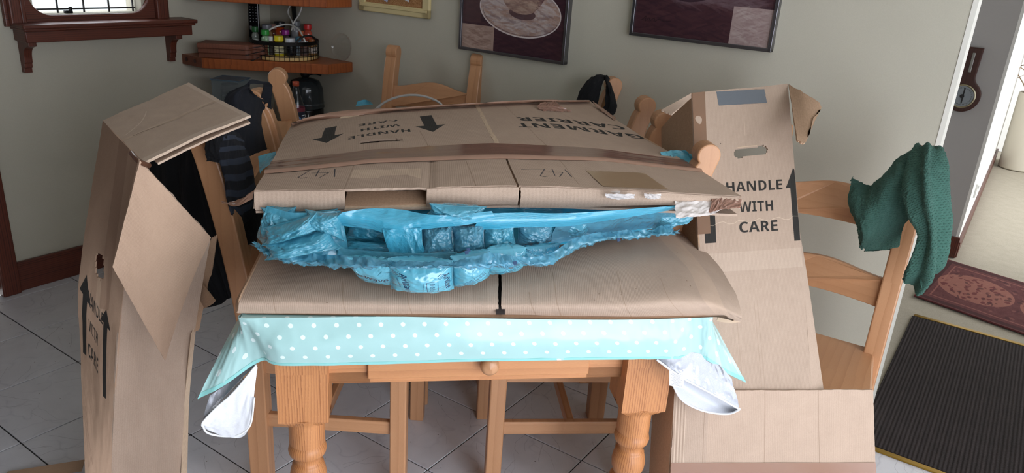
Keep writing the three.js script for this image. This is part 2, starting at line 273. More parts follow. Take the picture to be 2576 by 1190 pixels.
  mesh('pane', inRoom(bx(0.006, 1.9, 1.5, RIGHT + 0.06, 1.05, 0.1, 0.001)), M.glass, p2);
}
{ // outside the left window: pale drive, rendered wall and a white car
  const g = std({ color: 0xd8d6d0, roughness: 0.9 });
  struct('driveway', inRoom(rbox(-14, LEFT - 0.12, -0.25, -0.1, -9, 4)), g);
  const c = thing('car', 'white car parked outside, seen through the leaded window', 'car');
  const s = new THREE.Shape(); s.moveTo(-2, 0.25); s.lineTo(-2, 0.75); s.quadraticCurveTo(-1.9, 0.85, -1.1, 0.92); s.quadraticCurveTo(-0.6, 1.35, 0, 1.4); s.quadraticCurveTo(0.9, 1.42, 1.5, 0.98); s.lineTo(2, 0.9); s.lineTo(2.05, 0.3); s.lineTo(-2, 0.25);
  const put = (q) => inRoom(q.translate(0, -0.1, 0).rotateY(Math.PI * 0.5).translate(-6.6, 0, -3.4));
  mesh('body', put(triUV(extrude(s, 1.65, 0.06, 10))), phys({ color: 0xf2f2f2, roughness: 0.3, clearcoat: 0.6 }), c);
  const k = new THREE.Shape(); k.moveTo(-0.95, 0.95); k.quadraticCurveTo(-0.55, 1.3, 0, 1.33); k.quadraticCurveTo(0.7, 1.35, 1.15, 0.98); k.lineTo(-0.95, 0.95);
  mesh('side_window', put(extrude(k, 1.68, 0.01, 8)), std({ color: 0xc4cacd, roughness: 0.2 }), c);
  for (const x of [-1.3, 1.3]) for (const z of [-0.72, 0.72]) mesh('wheel', put(new THREE.CylinderGeometry(0.31, 0.31, 0.2, 24).rotateX(Math.PI / 2).translate(x, 0.31, z)), M.black, c);
}
{ // hall beyond the opening
  const x0 = -0.2, x1 = 1.75;
  struct('floor_hall', inRoom(rbox(-1.6, x1, -0.08, -0.004, -11, BACK - 0.0)), std({ map: tex(canvas(512, 512, pixels(512, 512, (x, y) => { const k = (hash(x, y) - 0.5) * 26 + fbm(x * 0.02, y * 0.02, 6) * 10; return [176 + k, 168 + k, 152 + k]; })), 1.5, 1.5), roughness: 1 }));
  struct('wall_hall_shaded', inRoom(merge([rbox(-1.6, -0.136, 0, CEIL, -4.85, -4.7), rbox(-1.7, -1.6, 0, CEIL, -4.85, BACK - 0.1)])), hallShadeM);  // shade on this face is put into its grey colour
  struct('wall_hall_white', inRoom(rbox(-0.15, -0.135, 0, CEIL, -7.9, -4.699)), hallWhite);
  struct('wall_hall_far', inRoom(rbox(-1, 3.2, 0, CEIL, -8.4, -8.3)), hallWhite);
  struct('wall_hall_right', inRoom(merge([rbox(x1, x1 + 0.1, 0, CEIL, -4.7, BACK), rbox(x1, x1 + 0.1, 0, 0.3, -7.2, -4.7), rbox(x1, x1 + 0.1, 2.3, CEIL, -7.2, -4.7), rbox(x1, x1 + 0.1, 0, CEIL, -8.3, -7.2)])), hallWhite);
  struct('ceiling_hall', inRoom(rbox(-1.7, x1 + 0.1, CEIL, CEIL + 0.1, -8.4, BACK)), ceilM);
  struct('baseboard_hall_grey', inRoom(bx(1.49, 0.12, 0.02, -0.87, 0.06, -4.69)), M.mahogany);
  struct('baseboard_hall_white', inRoom(bx(0.016, 0.09, 3.2, -0.127, 0.045, -6.3, 0.003, true)), M.mahogany);
  const sock = thing('wall_socket', 'white wall socket low on the bright hall wall', 'socket');
  mesh('plate', inRoom(bx(0.012, 0.085, 0.085, -0.13, 0.3, -5.15, 0.003)), M.white, sock);
  mesh('switch', inRoom(bx(0.008, 0.02, 0.012, -0.122, 0.32, -5.15, 0.002)), M.white, sock);
  const ribs = tex(canvas(256, 64, pixels(256, 64, (x, y) => { const k = 128 + 110 * Math.sin(x / 256 * Math.PI * 32) + (hash(x, y) - 0.5) * 40; return [k, k, k]; })), 1, 1, false); ribs.repeat.set(5, 5);
  const matC = tex(canvas(512, 512, pixels(512, 512, (x, y) => { const k = (hash(x, y) - 0.5) * 22 + fbm(x * 0.02, y * 0.02, 2) * 10 + 4 * Math.sin(x / 512 * Math.PI * 64); return [40 + k, 31 + k, 30 + k]; })), 1, 1);
  const m = tag(mesh('door_mat', inRoom(triUV(bx(1.19, 0.008, 1.22, 0.4, 0.002, -3.045, 0.003), 1)), std({ map: matC, roughness: 1, bumpMap: ribs, bumpScale: 0.003 })), 'dark brown ribbed mat filling the doorway beside the wooden chair', 'mat');
  tag(mesh('threshold_strip', inRoom(bx(1.93, 0.006, 0.022, 0.775, 0.004, -3.67, 0.002)), M.brass), 'brass strip at the far edge of the brown mat, beside the red rug', 'threshold strip');
  tag(mesh('threshold_strip', inRoom(bx(1.19, 0.006, 0.022, 0.4, 0.004, -2.42, 0.002)), M.brass), 'brass strip at the near edge of the brown mat, where the tiles begin', 'threshold strip');
  const rugC = canvas(1024, 512, (g, w, h) => {
    pixels(w, h, (x, y) => { const k = (hash(x, y) - 0.5) * 30 + fbm(x * 0.03, y * 0.03, 5) * 16; return [94 + k, 46 + k, 46 + k]; })(g);
    g.strokeStyle = 'rgba(60,22,24,.85)'; g.lineWidth = 26; g.strokeRect(22, 22, w - 44, h - 44); g.strokeStyle = 'rgba(150,98,84,.7)'; g.lineWidth = 8; g.strokeRect(60, 60, w - 120, h - 120);
    for (const cx of [w * 0.22, w * 0.62, w]) { g.fillStyle = 'rgba(160,106,90,.75)'; g.beginPath(); g.ellipse(cx, h / 2, 190, 140, 0, 0, 7); g.fill(); g.fillStyle = 'rgba(98,40,40,.8)'; for (let i = 0; i < 60; i++) { const a = rnd() * 6.3, r = Math.sqrt(rnd()); g.beginPath(); g.ellipse(cx + Math.cos(a) * r * 175, h / 2 + Math.sin(a) * r * 125, 5 + rnd() * 12, 4 + rnd() * 8, rnd() * 3, 0, 7); g.fill(); } }
    g.fillStyle = 'rgba(60,24,26,.6)'; for (let i = 0; i < 260; i++) { g.fillStyle = i % 2 ? 'rgba(60,24,26,.55)' : 'rgba(150,100,88,.45)'; g.beginPath(); g.ellipse(70 + rnd() * (w - 140), 70 + rnd() * (h - 140), 4 + rnd() * 14, 3 + rnd() * 8, rnd() * 3, 0, 7); g.fill(); }
  });
  const A = pt([2300, 742, 0.01]), B = pt([2385, 652, 0.01]), D = pt([2590, 843, 0.01]).sub(A).multiplyScalar(1.9);
  tag(mesh('rug', patch([[A, A.clone().addScaledVector(D, 0.5), A.clone().add(D)], [B, B.clone().addScaledVector(D, 0.5), B.clone().add(D)]], { lin: true, t: 0.008, nu: 20, nv: 8, warp: (u, v) => fbm(u * 6, v * 3) * 0.003 }), std({ map: tex(rugC), roughness: 1 })), 'red patterned rug on the pale hall carpet beyond the brown mat', 'rug');
  // barometer on the shaded hall wall
  const bar = thing('barometer', 'dark wooden banjo barometer on the shaded hall wall', 'barometer', rm(-0.30, -4.70, 0), ROOM);
  const s = new THREE.Shape(); s.moveTo(-0.03, 1.13); s.lineTo(0.034, 1.13); s.lineTo(0.03, 0.99); s.quadraticCurveTo(0.03, 0.965, 0.05, 0.945); s.absarc(0, 0.885, 0.078, 0.87, Math.PI - 0.87, true); s.quadraticCurveTo(-0.03, 0.965, -0.03, 0.99); s.lineTo(-0.03, 1.13);
  mesh('case', triUV(extrude(s, 0.035, 0.006, 20).translate(0, 0, 0.018)), M.darkwood, bar);
  const dial = tex(canvas(256, 256, (g) => { g.fillStyle = '#8d949a'; g.fillRect(0, 0, 256, 256); g.strokeStyle = '#2b2b2b'; g.lineWidth = 3; for (let i = 0; i < 48; i++) { const a = i / 48 * 6.283; g.beginPath(); g.moveTo(128 + Math.cos(a) * 92, 128 + Math.sin(a) * 92); g.lineTo(128 + Math.cos(a) * 108, 128 + Math.sin(a) * 108); g.stroke(); } }));
  mesh('dial', new THREE.CylinderGeometry(0.056, 0.056, 0.004, 40).rotateX(Math.PI / 2).translate(0, 0.885, 0.04), std({ map: dial, roughness: 0.2 }), bar);
  mesh('bezel', new THREE.TorusGeometry(0.058, 0.005, 10, 48).translate(0, 0.885, 0.042), std({ color: 0xb0a890, metalness: 0.9, roughness: 0.25 }), bar);
  mesh('hand', merge([bx(0.006, 0.08, 0.002, 0.004, 0.888, 0.045, 0.001), new THREE.CylinderGeometry(0.01, 0.01, 0.006, 20).rotateX(Math.PI / 2).translate(0, 0.885, 0.046).toNonIndexed()]), M.black, bar);
  mesh('thermometer', bx(0.014, 0.1, 0.006, 0.002, 1.06, 0.037, 0.002), M.steel, bar);
  // tall pale vase with dried grass
  const vp = rm(0.05, -7.62, 0), vase = thing('floor_vase', 'tall cream cylindrical vase of dried grass at the far end of the hall', 'vase', vp);
  mesh('body', lathe([[0, 0], [0.135, 0], [0.14, 0.01], [0.142, 0.62], [0.138, 0.635], [0.128, 0.63], [0.126, 0.04], [0, 0.03]], 40), std({ color: 0xcfc8b8, roughness: 0.6 }), vase);
  const gr = []; for (let i = 0; i < 46; i++) { const a = rnd() * 6.3, r = 0.06 * Math.sqrt(rnd()), q = 0.06 + rnd() * 0.16, hh = 0.75 + rnd() * 0.45; gr.push(tube([V(Math.cos(a) * r, 0.3, Math.sin(a) * r), V(Math.cos(a) * (r + q * 0.3), hh * 0.8, Math.sin(a) * (r + q * 0.3)), V(Math.cos(a) * (r + q), hh, Math.sin(a) * (r + q)), V(Math.cos(a) * (r + q * 1.5), hh - 0.04, Math.sin(a) * (r + q * 1.5))], 0.0028 + rnd() * 0.002, 8, 4)); }
  tag(mesh('dried_grass', merge(gr), std({ color: 0x9c8468, roughness: 1 }), vase), 'dried grass stems', null, null, 'stuff');
}
// ---------------------------------------------------------------- chairs
const SEAT = 0.45, POST = 0.19;                                      // seat height, half the distance between the posts
function makeChair(label, p, turn, group) {
  const c = thing('dining_chair', label, 'chair', p, turn, group), w = M.beech;
  const post = new THREE.Shape();                                     // side view: x is forward, y up
  post.moveTo(-0.165, 0); post.lineTo(-0.21, 0); post.splineThru([[-0.212, 0.3], [-0.214, 0.45], [-0.228, 0.6], [-0.252, 0.76], [-0.284, 0.92], [-0.307, 1.0]].map((q) => new THREE.Vector2(...q)));
  post.absarc(-0.284, 1.012, 0.0255, Math.PI * 1.13, -0.75, true);
  post.splineThru([[-0.253, 0.975], [-0.240, 0.93], [-0.229, 0.88], [-0.210, 0.78], [-0.186, 0.62], [-0.167, 0.47], [-0.164, 0.3], [-0.165, 0]].map((q) => new THREE.Vector2(...q)));
  for (const s of [-1, 1]) mesh('back_post', triUV(extrude(post, 0.05, 0.004, 10)).rotateY(-Math.PI / 2).translate(s * POST, 0, 0), w, c);
  for (const s of [-1, 1]) mesh('front_leg', bx(0.044, SEAT - 0.02, 0.044, s * POST, (SEAT - 0.02) / 2, 0.19, 0.005), w, c);
  const slat = (y0, hh, arch, z, tilt) => {
    const sh = new THREE.Shape(), w2 = POST - 0.02, n = 20; sh.moveTo(-w2, 0);
    for (let i = 1; i <= n; i++) { const x = -w2 + 2 * w2 * i / n; sh.lineTo(x, arch * 0.35 * (1 - (x / w2) ** 2)); }
    for (let i = 0; i <= n; i++) { const x = w2 - 2 * w2 * i / n; sh.lineTo(x, hh + arch * Math.pow(Math.cos(x / w2 * Math.PI / 2), 2)); }
    const g = extrude(sh, 0.022, 0.003), q = g.attributes.position;
    for (let i = 0; i < q.count; i++) q.setZ(i, q.getZ(i) - 0.022 * (1 - (q.getX(i) / w2) ** 2));
    g.computeVertexNormals(); return triUV(g, 1, true).rotateX(-tilt).translate(0, y0, z);
  };
  mesh('top_slat', slat(0.79, 0.085, 0.03, -0.236, 0.2), w, c); mesh('lower_slat', slat(0.585, 0.08, 0.02, -0.2, 0.14), w, c);
  const seat = new THREE.Shape(); seat.moveTo(-0.185, -0.2); seat.lineTo(0.185, -0.2); seat.lineTo(0.225, 0.21); seat.quadraticCurveTo(0.22, 0.225, 0.2, 0.228); seat.quadraticCurveTo(0, 0.24, -0.2, 0.228); seat.quadraticCurveTo(-0.22, 0.225, -0.225, 0.21); seat.lineTo(-0.185, -0.2);
  mesh('seat', triUV(extrude(seat, 0.026, 0.006, 8).rotateX(Math.PI / 2)).translate(0, SEAT - 0.013, 0), w, c);
  mesh('seat_rail', merge([bx(2 * POST - 0.04, 0.05, 0.02, 0, SEAT - 0.055, 0.19, 0.003, true), ...[-1, 1].map((s) => bx(0.02, 0.05, 0.34, s * POST, SEAT - 0.055, 0, 0.003, true))]), w, c);
  for (const s of [-1, 1]) mesh('stretcher', bx(0.02, 0.04, 0.36, s * POST, 0.225, 0, 0.004, true), w, c);
  mesh('cross_stretcher', bx(2 * POST - 0.02, 0.036, 0.02, 0, 0.225, -0.02, 0.004, true), w, c);
  return c;
}
const around = 'pine chairs pushed in around the table';
// forward is the chair's +z; turn = atan2(forward.x, forward.z)
makeChair('pine chair at the far end of the table, under the coffee cup picture', V(-0.445, 0, -2.975), Math.atan2(-0.24, 0.97), around);
makeChair('pine chair on the right side of the table, nearest the printed leaning carton', V(0.155, 0, -1.965), Math.atan2(-0.985, 0.12), around);
makeChair('pine chair on the far right of the table with a black bag over its post', V(0.085, 0, -2.56), Math.atan2(-0.985, 0.17), around);
makeChair('pine chair on the left of the table, its near post beside the striped top', V(-0.46, 0, -1.91), Math.atan2(1, 0), around);
makeChair('pine chair on the far left of the table with a dark apron hung over it', V(-0.49, 0, -2.345), Math.atan2(0.985, -0.17), around);
const towelChair = makeChair('pine chair standing alone by the doorway with a green towel over its post', V(0.795, 0, -1.86), Math.atan2(-0.50, 0.866));

// ---------------------------------------------------------------- table
const TYAW = 9.8 * Math.PI / 180, TX = V(Math.cos(TYAW), 0, -Math.sin(TYAW)), TD = V(-Math.sin(TYAW), 0, -Math.cos(TYAW)), CORNER = V(-0.489, 0, -1.275), TW = 0.915, TL = 1.42, TOP = 0.76;
const tb = (a, b, y) => CORNER.clone().addScaledVector(TX, a).addScaledVector(TD, b).setY(y);        // a across the front edge, b into the depth
{
  const t = thing('dining_table', 'pine farmhouse table with turned legs and a drawer under the cloths', 'table', tb(TW / 2, 0, 0), TYAW);   // local x across, -z into the depth
  mesh('tabletop', bx(TW, 0.026, TL, 0, TOP - 0.013, -TL / 2, 0.008, true), M.pine, t);
  const legAt = [[-1, 0.08], [1, 0.08], [-1, TL - 0.08], [1, TL - 0.08]], hx = TW / 2 - 0.09;
  for (const [s, d] of legAt) {
    const sq = new THREE.Shape(); const a = 0.047; sq.moveTo(-a, -a); sq.lineTo(a, -a); sq.lineTo(a, a); sq.lineTo(-a, a); sq.lineTo(-a, -a);
    const block = triUV(extrude(sq, 0.235, 0.004).rotateX(Math.PI / 2)).translate(0, 0.617, 0);
    const turned = lathe([[0.047 * 1.12, 0.505], [0.046, 0.494], [0.04, 0.486], [0.038, 0.478], [0.038, 0.425], [0.035, 0.421], [0.039, 0.415], [0.041, 0.405], [0.039, 0.396], [0.033, 0.391], [0.028, 0.384], [0.0275, 0.375], [0.031, 0.37], [0.034, 0.367], [0.033, 0.364], [0.037, 0.355], [0.0395, 0.34], [0.038, 0.322], [0.033, 0.309], [0.03, 0.306], [0.034, 0.302], [0.04, 0.292], [0.042, 0.28], [0.04, 0.268], [0.036, 0.262], [0.038, 0.255], [0.04, 0.2], [0.034, 0.12], [0.026, 0.09], [0.025, 0.085], [0.03, 0.08], [0.04, 0.06], [0.04, 0.03], [0.03, 0.006], [0, 0]].reverse(), 40);
    const uv = turned.attributes.uv, p = turned.attributes.position; for (let i = 0; i < p.count; i++) uv.setXY(i, uv.getX(i) * 0.25, p.getY(i));
    const shoulder = lathe([[0.0665, 0.503], [0.06, 0.494], [0.048, 0.485], [0.04, 0.479]].reverse(), 4).rotateY(Math.PI / 4); { const u2 = shoulder.attributes.uv, p2 = shoulder.attributes.position; for (let i = 0; i < p2.count; i++) u2.setXY(i, p2.getX(i), p2.getY(i)); } shoulder.computeVertexNormals();
    const l = mesh('leg', merge([block, turned, shoulder].map((g) => { for (const k of Object.keys(g.attributes)) if (!['position', 'normal', 'uv'].includes(k)) g.deleteAttribute(k); return g; })), M.pine, t); l.position.set(s * hx, 0, -d);
    if (d < 0.1) mesh('peg', new THREE.CylinderGeometry(0.009, 0.009, 0.004, 20).rotateX(Math.PI / 2).translate(s * hx + (s < 0 ? 0.028 : -0.03), s < 0 ? 0.585 : 0.60, -d + 0.0475), M.pineSmooth, t);
  }
  for (const s of [-1, 1]) mesh('side_rail', bx(0.022, 0.14, TL - 0.25, s * hx + s * 0.02, 0.665, -TL / 2, 0.003, true), M.pineSmooth, t);
  mesh('front_rail', merge([bx(2 * hx - 0.09, 0.03, 0.022, 0, 0.588, -0.075, 0.003, true), bx(2 * hx - 0.09, 0.022, 0.022, 0, 0.725, -0.075, 0.003, true), bx(0.096, 0.16, 0.022, -hx + 0.09, 0.653, -0.075, 0.003, true), bx(0.096, 0.16, 0.022, hx - 0.085, 0.653, -0.075, 0.003, true)]).rotateX(0), M.pineSmooth, t);
  mesh('back_rail', bx(2 * hx - 0.09, 0.14, 0.022, 0, 0.665, -TL + 0.075, 0.003, true), M.pineSmooth, t);
  const dr = mesh('drawer', merge([bx(0.475, 0.11, 0.026, 0.0, 0.645, -0.064, 0.003, true), bx(0.44, 0.08, 0.3, 0, 0.66, -0.22, 0.003)]), M.pineSmooth, t);
  mesh('knob', triUV(lathe([[0, 0], [0.012, 0], [0.012, 0.008], [0.018, 0.013], [0.0205, 0.02], [0.019, 0.029], [0.012, 0.035], [0, 0.037]], 32)).rotateX(Math.PI / 2).translate(0.015, 0.63, -0.05), M.beech, dr);
}
// table cloths
const FRONTP = tb(0, -0.014, 0), FN = TD.clone().negate();
const cl = (x, y, out = 0) => onPlane(x, y, FRONTP.clone().addScaledVector(FN, out), FN);
{
  const dots = canvas(512, 546, (g, w, h) => {
    pixels(w, h, (x, y) => { const k = (hash(x, y) - 0.5) * 4; return [168 + k, 207 + k, 204 + k]; })(g); g.fillStyle = '#e2f4f2';
    for (let j = 0; j <= 4; j++) for (let i = -1; i <= 2; i++) { g.beginPath(); g.arc((i + (j % 2 ? 0.5 : 0)) * w / 2, j * h / 4, 27, 0, 7); g.fill(); }
  });
  const mint = phys({ map: tex(dots, 1 / 0.085, 1 / 0.0907), roughness: 0.3, clearcoat: 0.35, clearcoatRoughness: 0.2, bumpMap: wallB, bumpScale: 0.0006 });
  const c = thing('tablecloth', 'mint green oilcloth with white polka dots, hanging over the front of the table', 'tablecloth');
  mesh('cloth_top', sheet((u, v) => tb(-0.012 + u * (TW + 0.024), -0.012 + v * (TL + 0.024), TOP + 0.008 + 0.0 * u), { nu: 8, nv: 8, t: 0.0025, uv: [0, 0, 0.94, 1.44] }), mint, c);
  const Y = TOP + 0.008, c0 = tb(-0.012, -0.012, Y), c1 = tb(TW + 0.012, -0.012, Y);
  const top = [tb(-0.013, 0.06, Y - 0.006), tb(-0.012, 0.02, Y - 0.002), c0, tb(0.05, -0.013, Y), tb(0.2, -0.013, Y), tb(0.45, -0.013, Y), tb(0.7, -0.013, Y), tb(0.82, -0.013, Y), tb(0.885, -0.013, Y), c1, tb(TW + 0.013, 0.03, Y - 0.002), tb(TW + 0.013, 0.08, Y - 0.004)];
  const bot = [pt([497, 1004, 0.585]), pt([560, 972, 0.612]), pt([655, 909, 0.662]), cl(708, 919, 0.004), cl(905, 917, 0.004), cl(1240, 908, 0.006), cl(1560, 904, 0.008), cl(1680, 903, 0.008), cl(1752, 899, -0.005), pt([1785, 910, 0.655]), pt([1830, 940, 0.622]), pt([1876, 962, 0.592])];
  const mid = top.map((p, i) => p.clone().lerp(bot[i], 0.5).addScaledVector(i > 2 && i < 8 ? FN : V(0, 1, 0), i > 2 && i < 8 ? 0.012 : 0.006));
  const S = surface([bot, mid, top]);
  mesh('front_drop', sheet(S, { nu: 150, nv: 24, t: 0.0015, metric: true, warp: (u, v, p) => fbm(u * 22, v * 1.2, 4) * 0.0035 + 0.0025 * Math.exp(-(((u - 0.497) / 0.0035) ** 2)) + 0.002 * Math.exp(-(((u - 0.645) / 0.003) ** 2)) + Math.max(0, noise.noise(u * 60, v * 3, 2)) * 0.002 }), mint, c);
  mesh('hem', sheet(S, { nu: 150, nv: 2, t: 0.0028, v0: 0, v1: 0.06, uv: [0, 0, 1.16, 0.115], warp: (u, v) => fbm(u * 22, 0.03, 4) * 0.0035 + 0.001 }), std({ color: 0x8fcfcb, roughness: 0.3 }), c);
  // the sides that hang away from the camera
  const side = (a, sg, tip) => patch([[tip, tb(a + sg * 0.03, 0.25, 0.665), tb(a + sg * 0.025, 0.7, 0.66), tb(a + sg * 0.025, TL, 0.66)], [top[sg < 0 ? 0 : 11], tb(a, 0.3, Y), tb(a, 0.7, Y), tb(a, TL, Y)]].map((r) => sg > 0 ? r : r.reverse()), { nu: 40, nv: 10, t: 0.0015, metric: true });
  mesh('side_drop', side(-0.014, -1, bot[0]), mint, c); mesh('side_drop', side(TW + 0.014, 1, bot[11]), mint, c);
  // under it a silver snowflake cloth with a white felt lining
  const flake = (g, x, y, r) => { g.save(); g.translate(x, y); g.strokeStyle = 'rgba(246,248,252,.95)'; g.lineWidth = r * 0.11; for (let i = 0; i < 8; i++) { g.rotate(Math.PI / 4); g.beginPath(); g.moveTo(0, 0); g.lineTo(0, -r); for (const k of [0.4, 0.65, 0.85]) { g.moveTo(-r * 0.24 * (1.3 - k), -r * (k + 0.16)); g.lineTo(0, -r * k); g.lineTo(r * 0.24 * (1.3 - k), -r * (k + 0.16)); } g.stroke(); } g.restore(); };
  const silverC = (s) => canvas(512, 512, (g) => { pixels(512, 512, (x, y) => { const k = (hash(x >> 1, y >> 1) - 0.5) * 20; return [150 + k, 152 + k, 158 + k]; })(g); flake(g, 150, 300, 66); flake(g, 370, 350, 40); flake(g, 450, 130, 44); for (let i = 0; i < 26; i++) flake(g, rnd() * 512, rnd() * 512, 6); });
  const silver = std({ map: tex(silverC(1)), roughness: 0.32, metalness: 0.5 }), felt = std({ map: tex(canvas(128, 128, pixels(128, 128, (x, y) => { const k = (hash(x, y) - 0.5) * 10; return [234 + k, 236 + k, 240 + k]; })), 3, 3), roughness: 0.95 }), piping = std({ color: 0xeef0f2, roughness: 0.5 });
  const u = thing('under_cloth', 'silver snowflake cloth with white lining, showing at both corners under the dotted oilcloth', 'tablecloth');
  mesh('cloth_top', sheet((a, b) => tb(-0.008 + a * (TW + 0.016), -0.008 + b * (TL + 0.016), TOP + 0.004), { nu: 6, nv: 6, t: 0.0025, uv: [0, 0, 3, 4] }), silver, u);
  const crinkle = (a) => (uu, v, p) => (Math.abs(noise.noise(p.x * 70, p.y * 30, p.z * 60)) - 0.2) * a;
  mesh('silver_corner', patch([[[508, 1066, 0.535], [565, 1000, 0.585], [645, 918, 0.652]], [[515, 1035, 0.558], [572, 982, 0.597], [648, 908, 0.66]], [[526, 1000, 0.585], [582, 960, 0.613], [652, 895, 0.67]]].map((r) => r.map((p) => pt(p).addScaledVector(TD, 0.006))), { nu: 50, nv: 40, t: 0.001, uv: [0.0, 0.35, 0.95, 1.05], warp: crinkle(0.0015) }), silver, u);
  const lip = [[508, 1066, 0.535], [540, 1030, 0.56], [585, 990, 0.592], [645, 918, 0.652]];
  mesh('lining', patch([[[511, 1076, 0.515], [565, 1097, 0.50], [622, 1085, 0.515], [648, 925, 0.64]], [[509, 1069, 0.525], [550, 1068, 0.525], [606, 1045, 0.545], [646, 922, 0.647]], lip], { nu: 40, nv: 16, t: 0.001, uv: [0, 0, 0.3, 0.2], warp: (a, b) => fbm(a * 4, b * 3) * 0.004 }), felt, u);
  mesh('edging', tube([[509, 1072, 0.527], ...lip].map(pt), 0.0022, 30, 6), piping, u);
  mesh('edging', tube([[509, 1070, 0.527], [520, 1088, 0.51], [565, 1098, 0.499], [605, 1092, 0.507], [628, 1072, 0.525], [640, 1000, 0.585]].map(pt), 0.002, 30, 6), piping, u);
  const lipR = [[1652, 905, 0.665], [1715, 950, 0.628], [1790, 990, 0.598], [1861, 1030, 0.565]];
  mesh('silver_corner', patch([lipR, [[1672, 906, 0.668], [1735, 935, 0.642], [1795, 965, 0.617], [1858, 1005, 0.583]], [[1690, 903, 0.672], [1745, 914, 0.66], [1800, 940, 0.637], [1850, 980, 0.603]], [[1700, 893, 0.68], [1755, 895, 0.675], [1805, 915, 0.655], [1848, 962, 0.617]]].map((r, i) => r.map((p) => pt(p).addScaledVector(TD, 0.004 + 0.003 * i))), { nu: 60, nv: 40, t: 0.001, uv: [-0.1, 0.28, 0.95, 1.1], warp: crinkle(0.002) }), silver, u);
  mesh('lining', patch([[[1690, 965, 0.61], [1715, 1005, 0.575], [1770, 1033, 0.55], [1835, 1041, 0.548], [1861, 1030, 0.562]].map((p) => deep(p, 1.035)), [[1680, 940, 0.632], [1725, 975, 0.60], [1790, 1012, 0.575], [1840, 1033, 0.56], [1861, 1029, 0.564]].map((p) => deep(p, 1.06)), [[1660, 910, 0.658], [1715, 950, 0.624], [1775, 982, 0.6], [1820, 1006, 0.58], [1861, 1028, 0.566]].map((p) => deep(p, 1.03))], { nu: 40, nv: 16, t: 0.001, uv: [0, 0, 0.3, 0.2] }), felt, u);
  mesh('edging', tube(lipR.map(pt), 0.0024, 30, 6), piping, u);
  mesh('edging', tube([[1692, 968, 0.608], [1715, 1006, 0.574], [1770, 1034, 0.549], [1835, 1041, 0.548], [1861, 1030, 0.565]].map((p) => deep(p, 1.033)), 0.0022, 30, 6), piping, u);
  const care = tex(canvas(128, 160, (g) => { g.fillStyle = '#e8e8ea'; g.fillRect(0, 0, 128, 160); g.fillStyle = '#6a6a70'; for (let i = 0; i < 13; i++) { const w = 50 + hash(i, 3) * 56; g.fillRect(64 - w / 2, 14 + i * 10.5, w, 3.4); } }));
  tag(mesh('care_label', patch([[[1684, 970, 0.615], [1719, 977, 0.61]], [[1684, 932, 0.645], [1721, 946, 0.632]]], { lin: true, nu: 6, nv: 6, t: 0.0004 }), std({ map: care, roughness: 0.7 }), u), 'small white printed care label');
}

// ---------------------------------------------------------------- cartons
// lettering on a slope: from (x0, y0) to (x1, y1) along the baseline, hgt is the vector of one letter height downwards
function slanted(g, str, x0, y0, x1, y1, hx, hy, weight = 'bold ') {
  g.save(); g.font = weight + '100px sans-serif'; g.textAlign = 'left'; g.textBaseline = 'alphabetic'; g.fillStyle = '#272420'; const w = g.measureText(str).width;
  g.transform((x1 - x0) / w, (y1 - y0) / w, hx / 73, hy / 73, x0 + hx / 2, y0 + hy / 2); g.fillText(str, 0, 0); g.restore();
}
function poly(g, pts, fill = '#272420') { g.fillStyle = fill; g.beginPath(); pts.forEach(([x, y], i) => i ? g.lineTo(x, y) : g.moveTo(x, y)); g.closePath(); g.fill(); }
function strokes(g, list, w, col) { g.strokeStyle = col; g.lineWidth = w; g.lineCap = 'round'; g.lineJoin = 'round'; for (const l of list) { g.beginPath(); l.forEach(([x, y], i) => i ? g.lineTo(x, y) : g.moveTo(x, y)); g.stroke(); } }
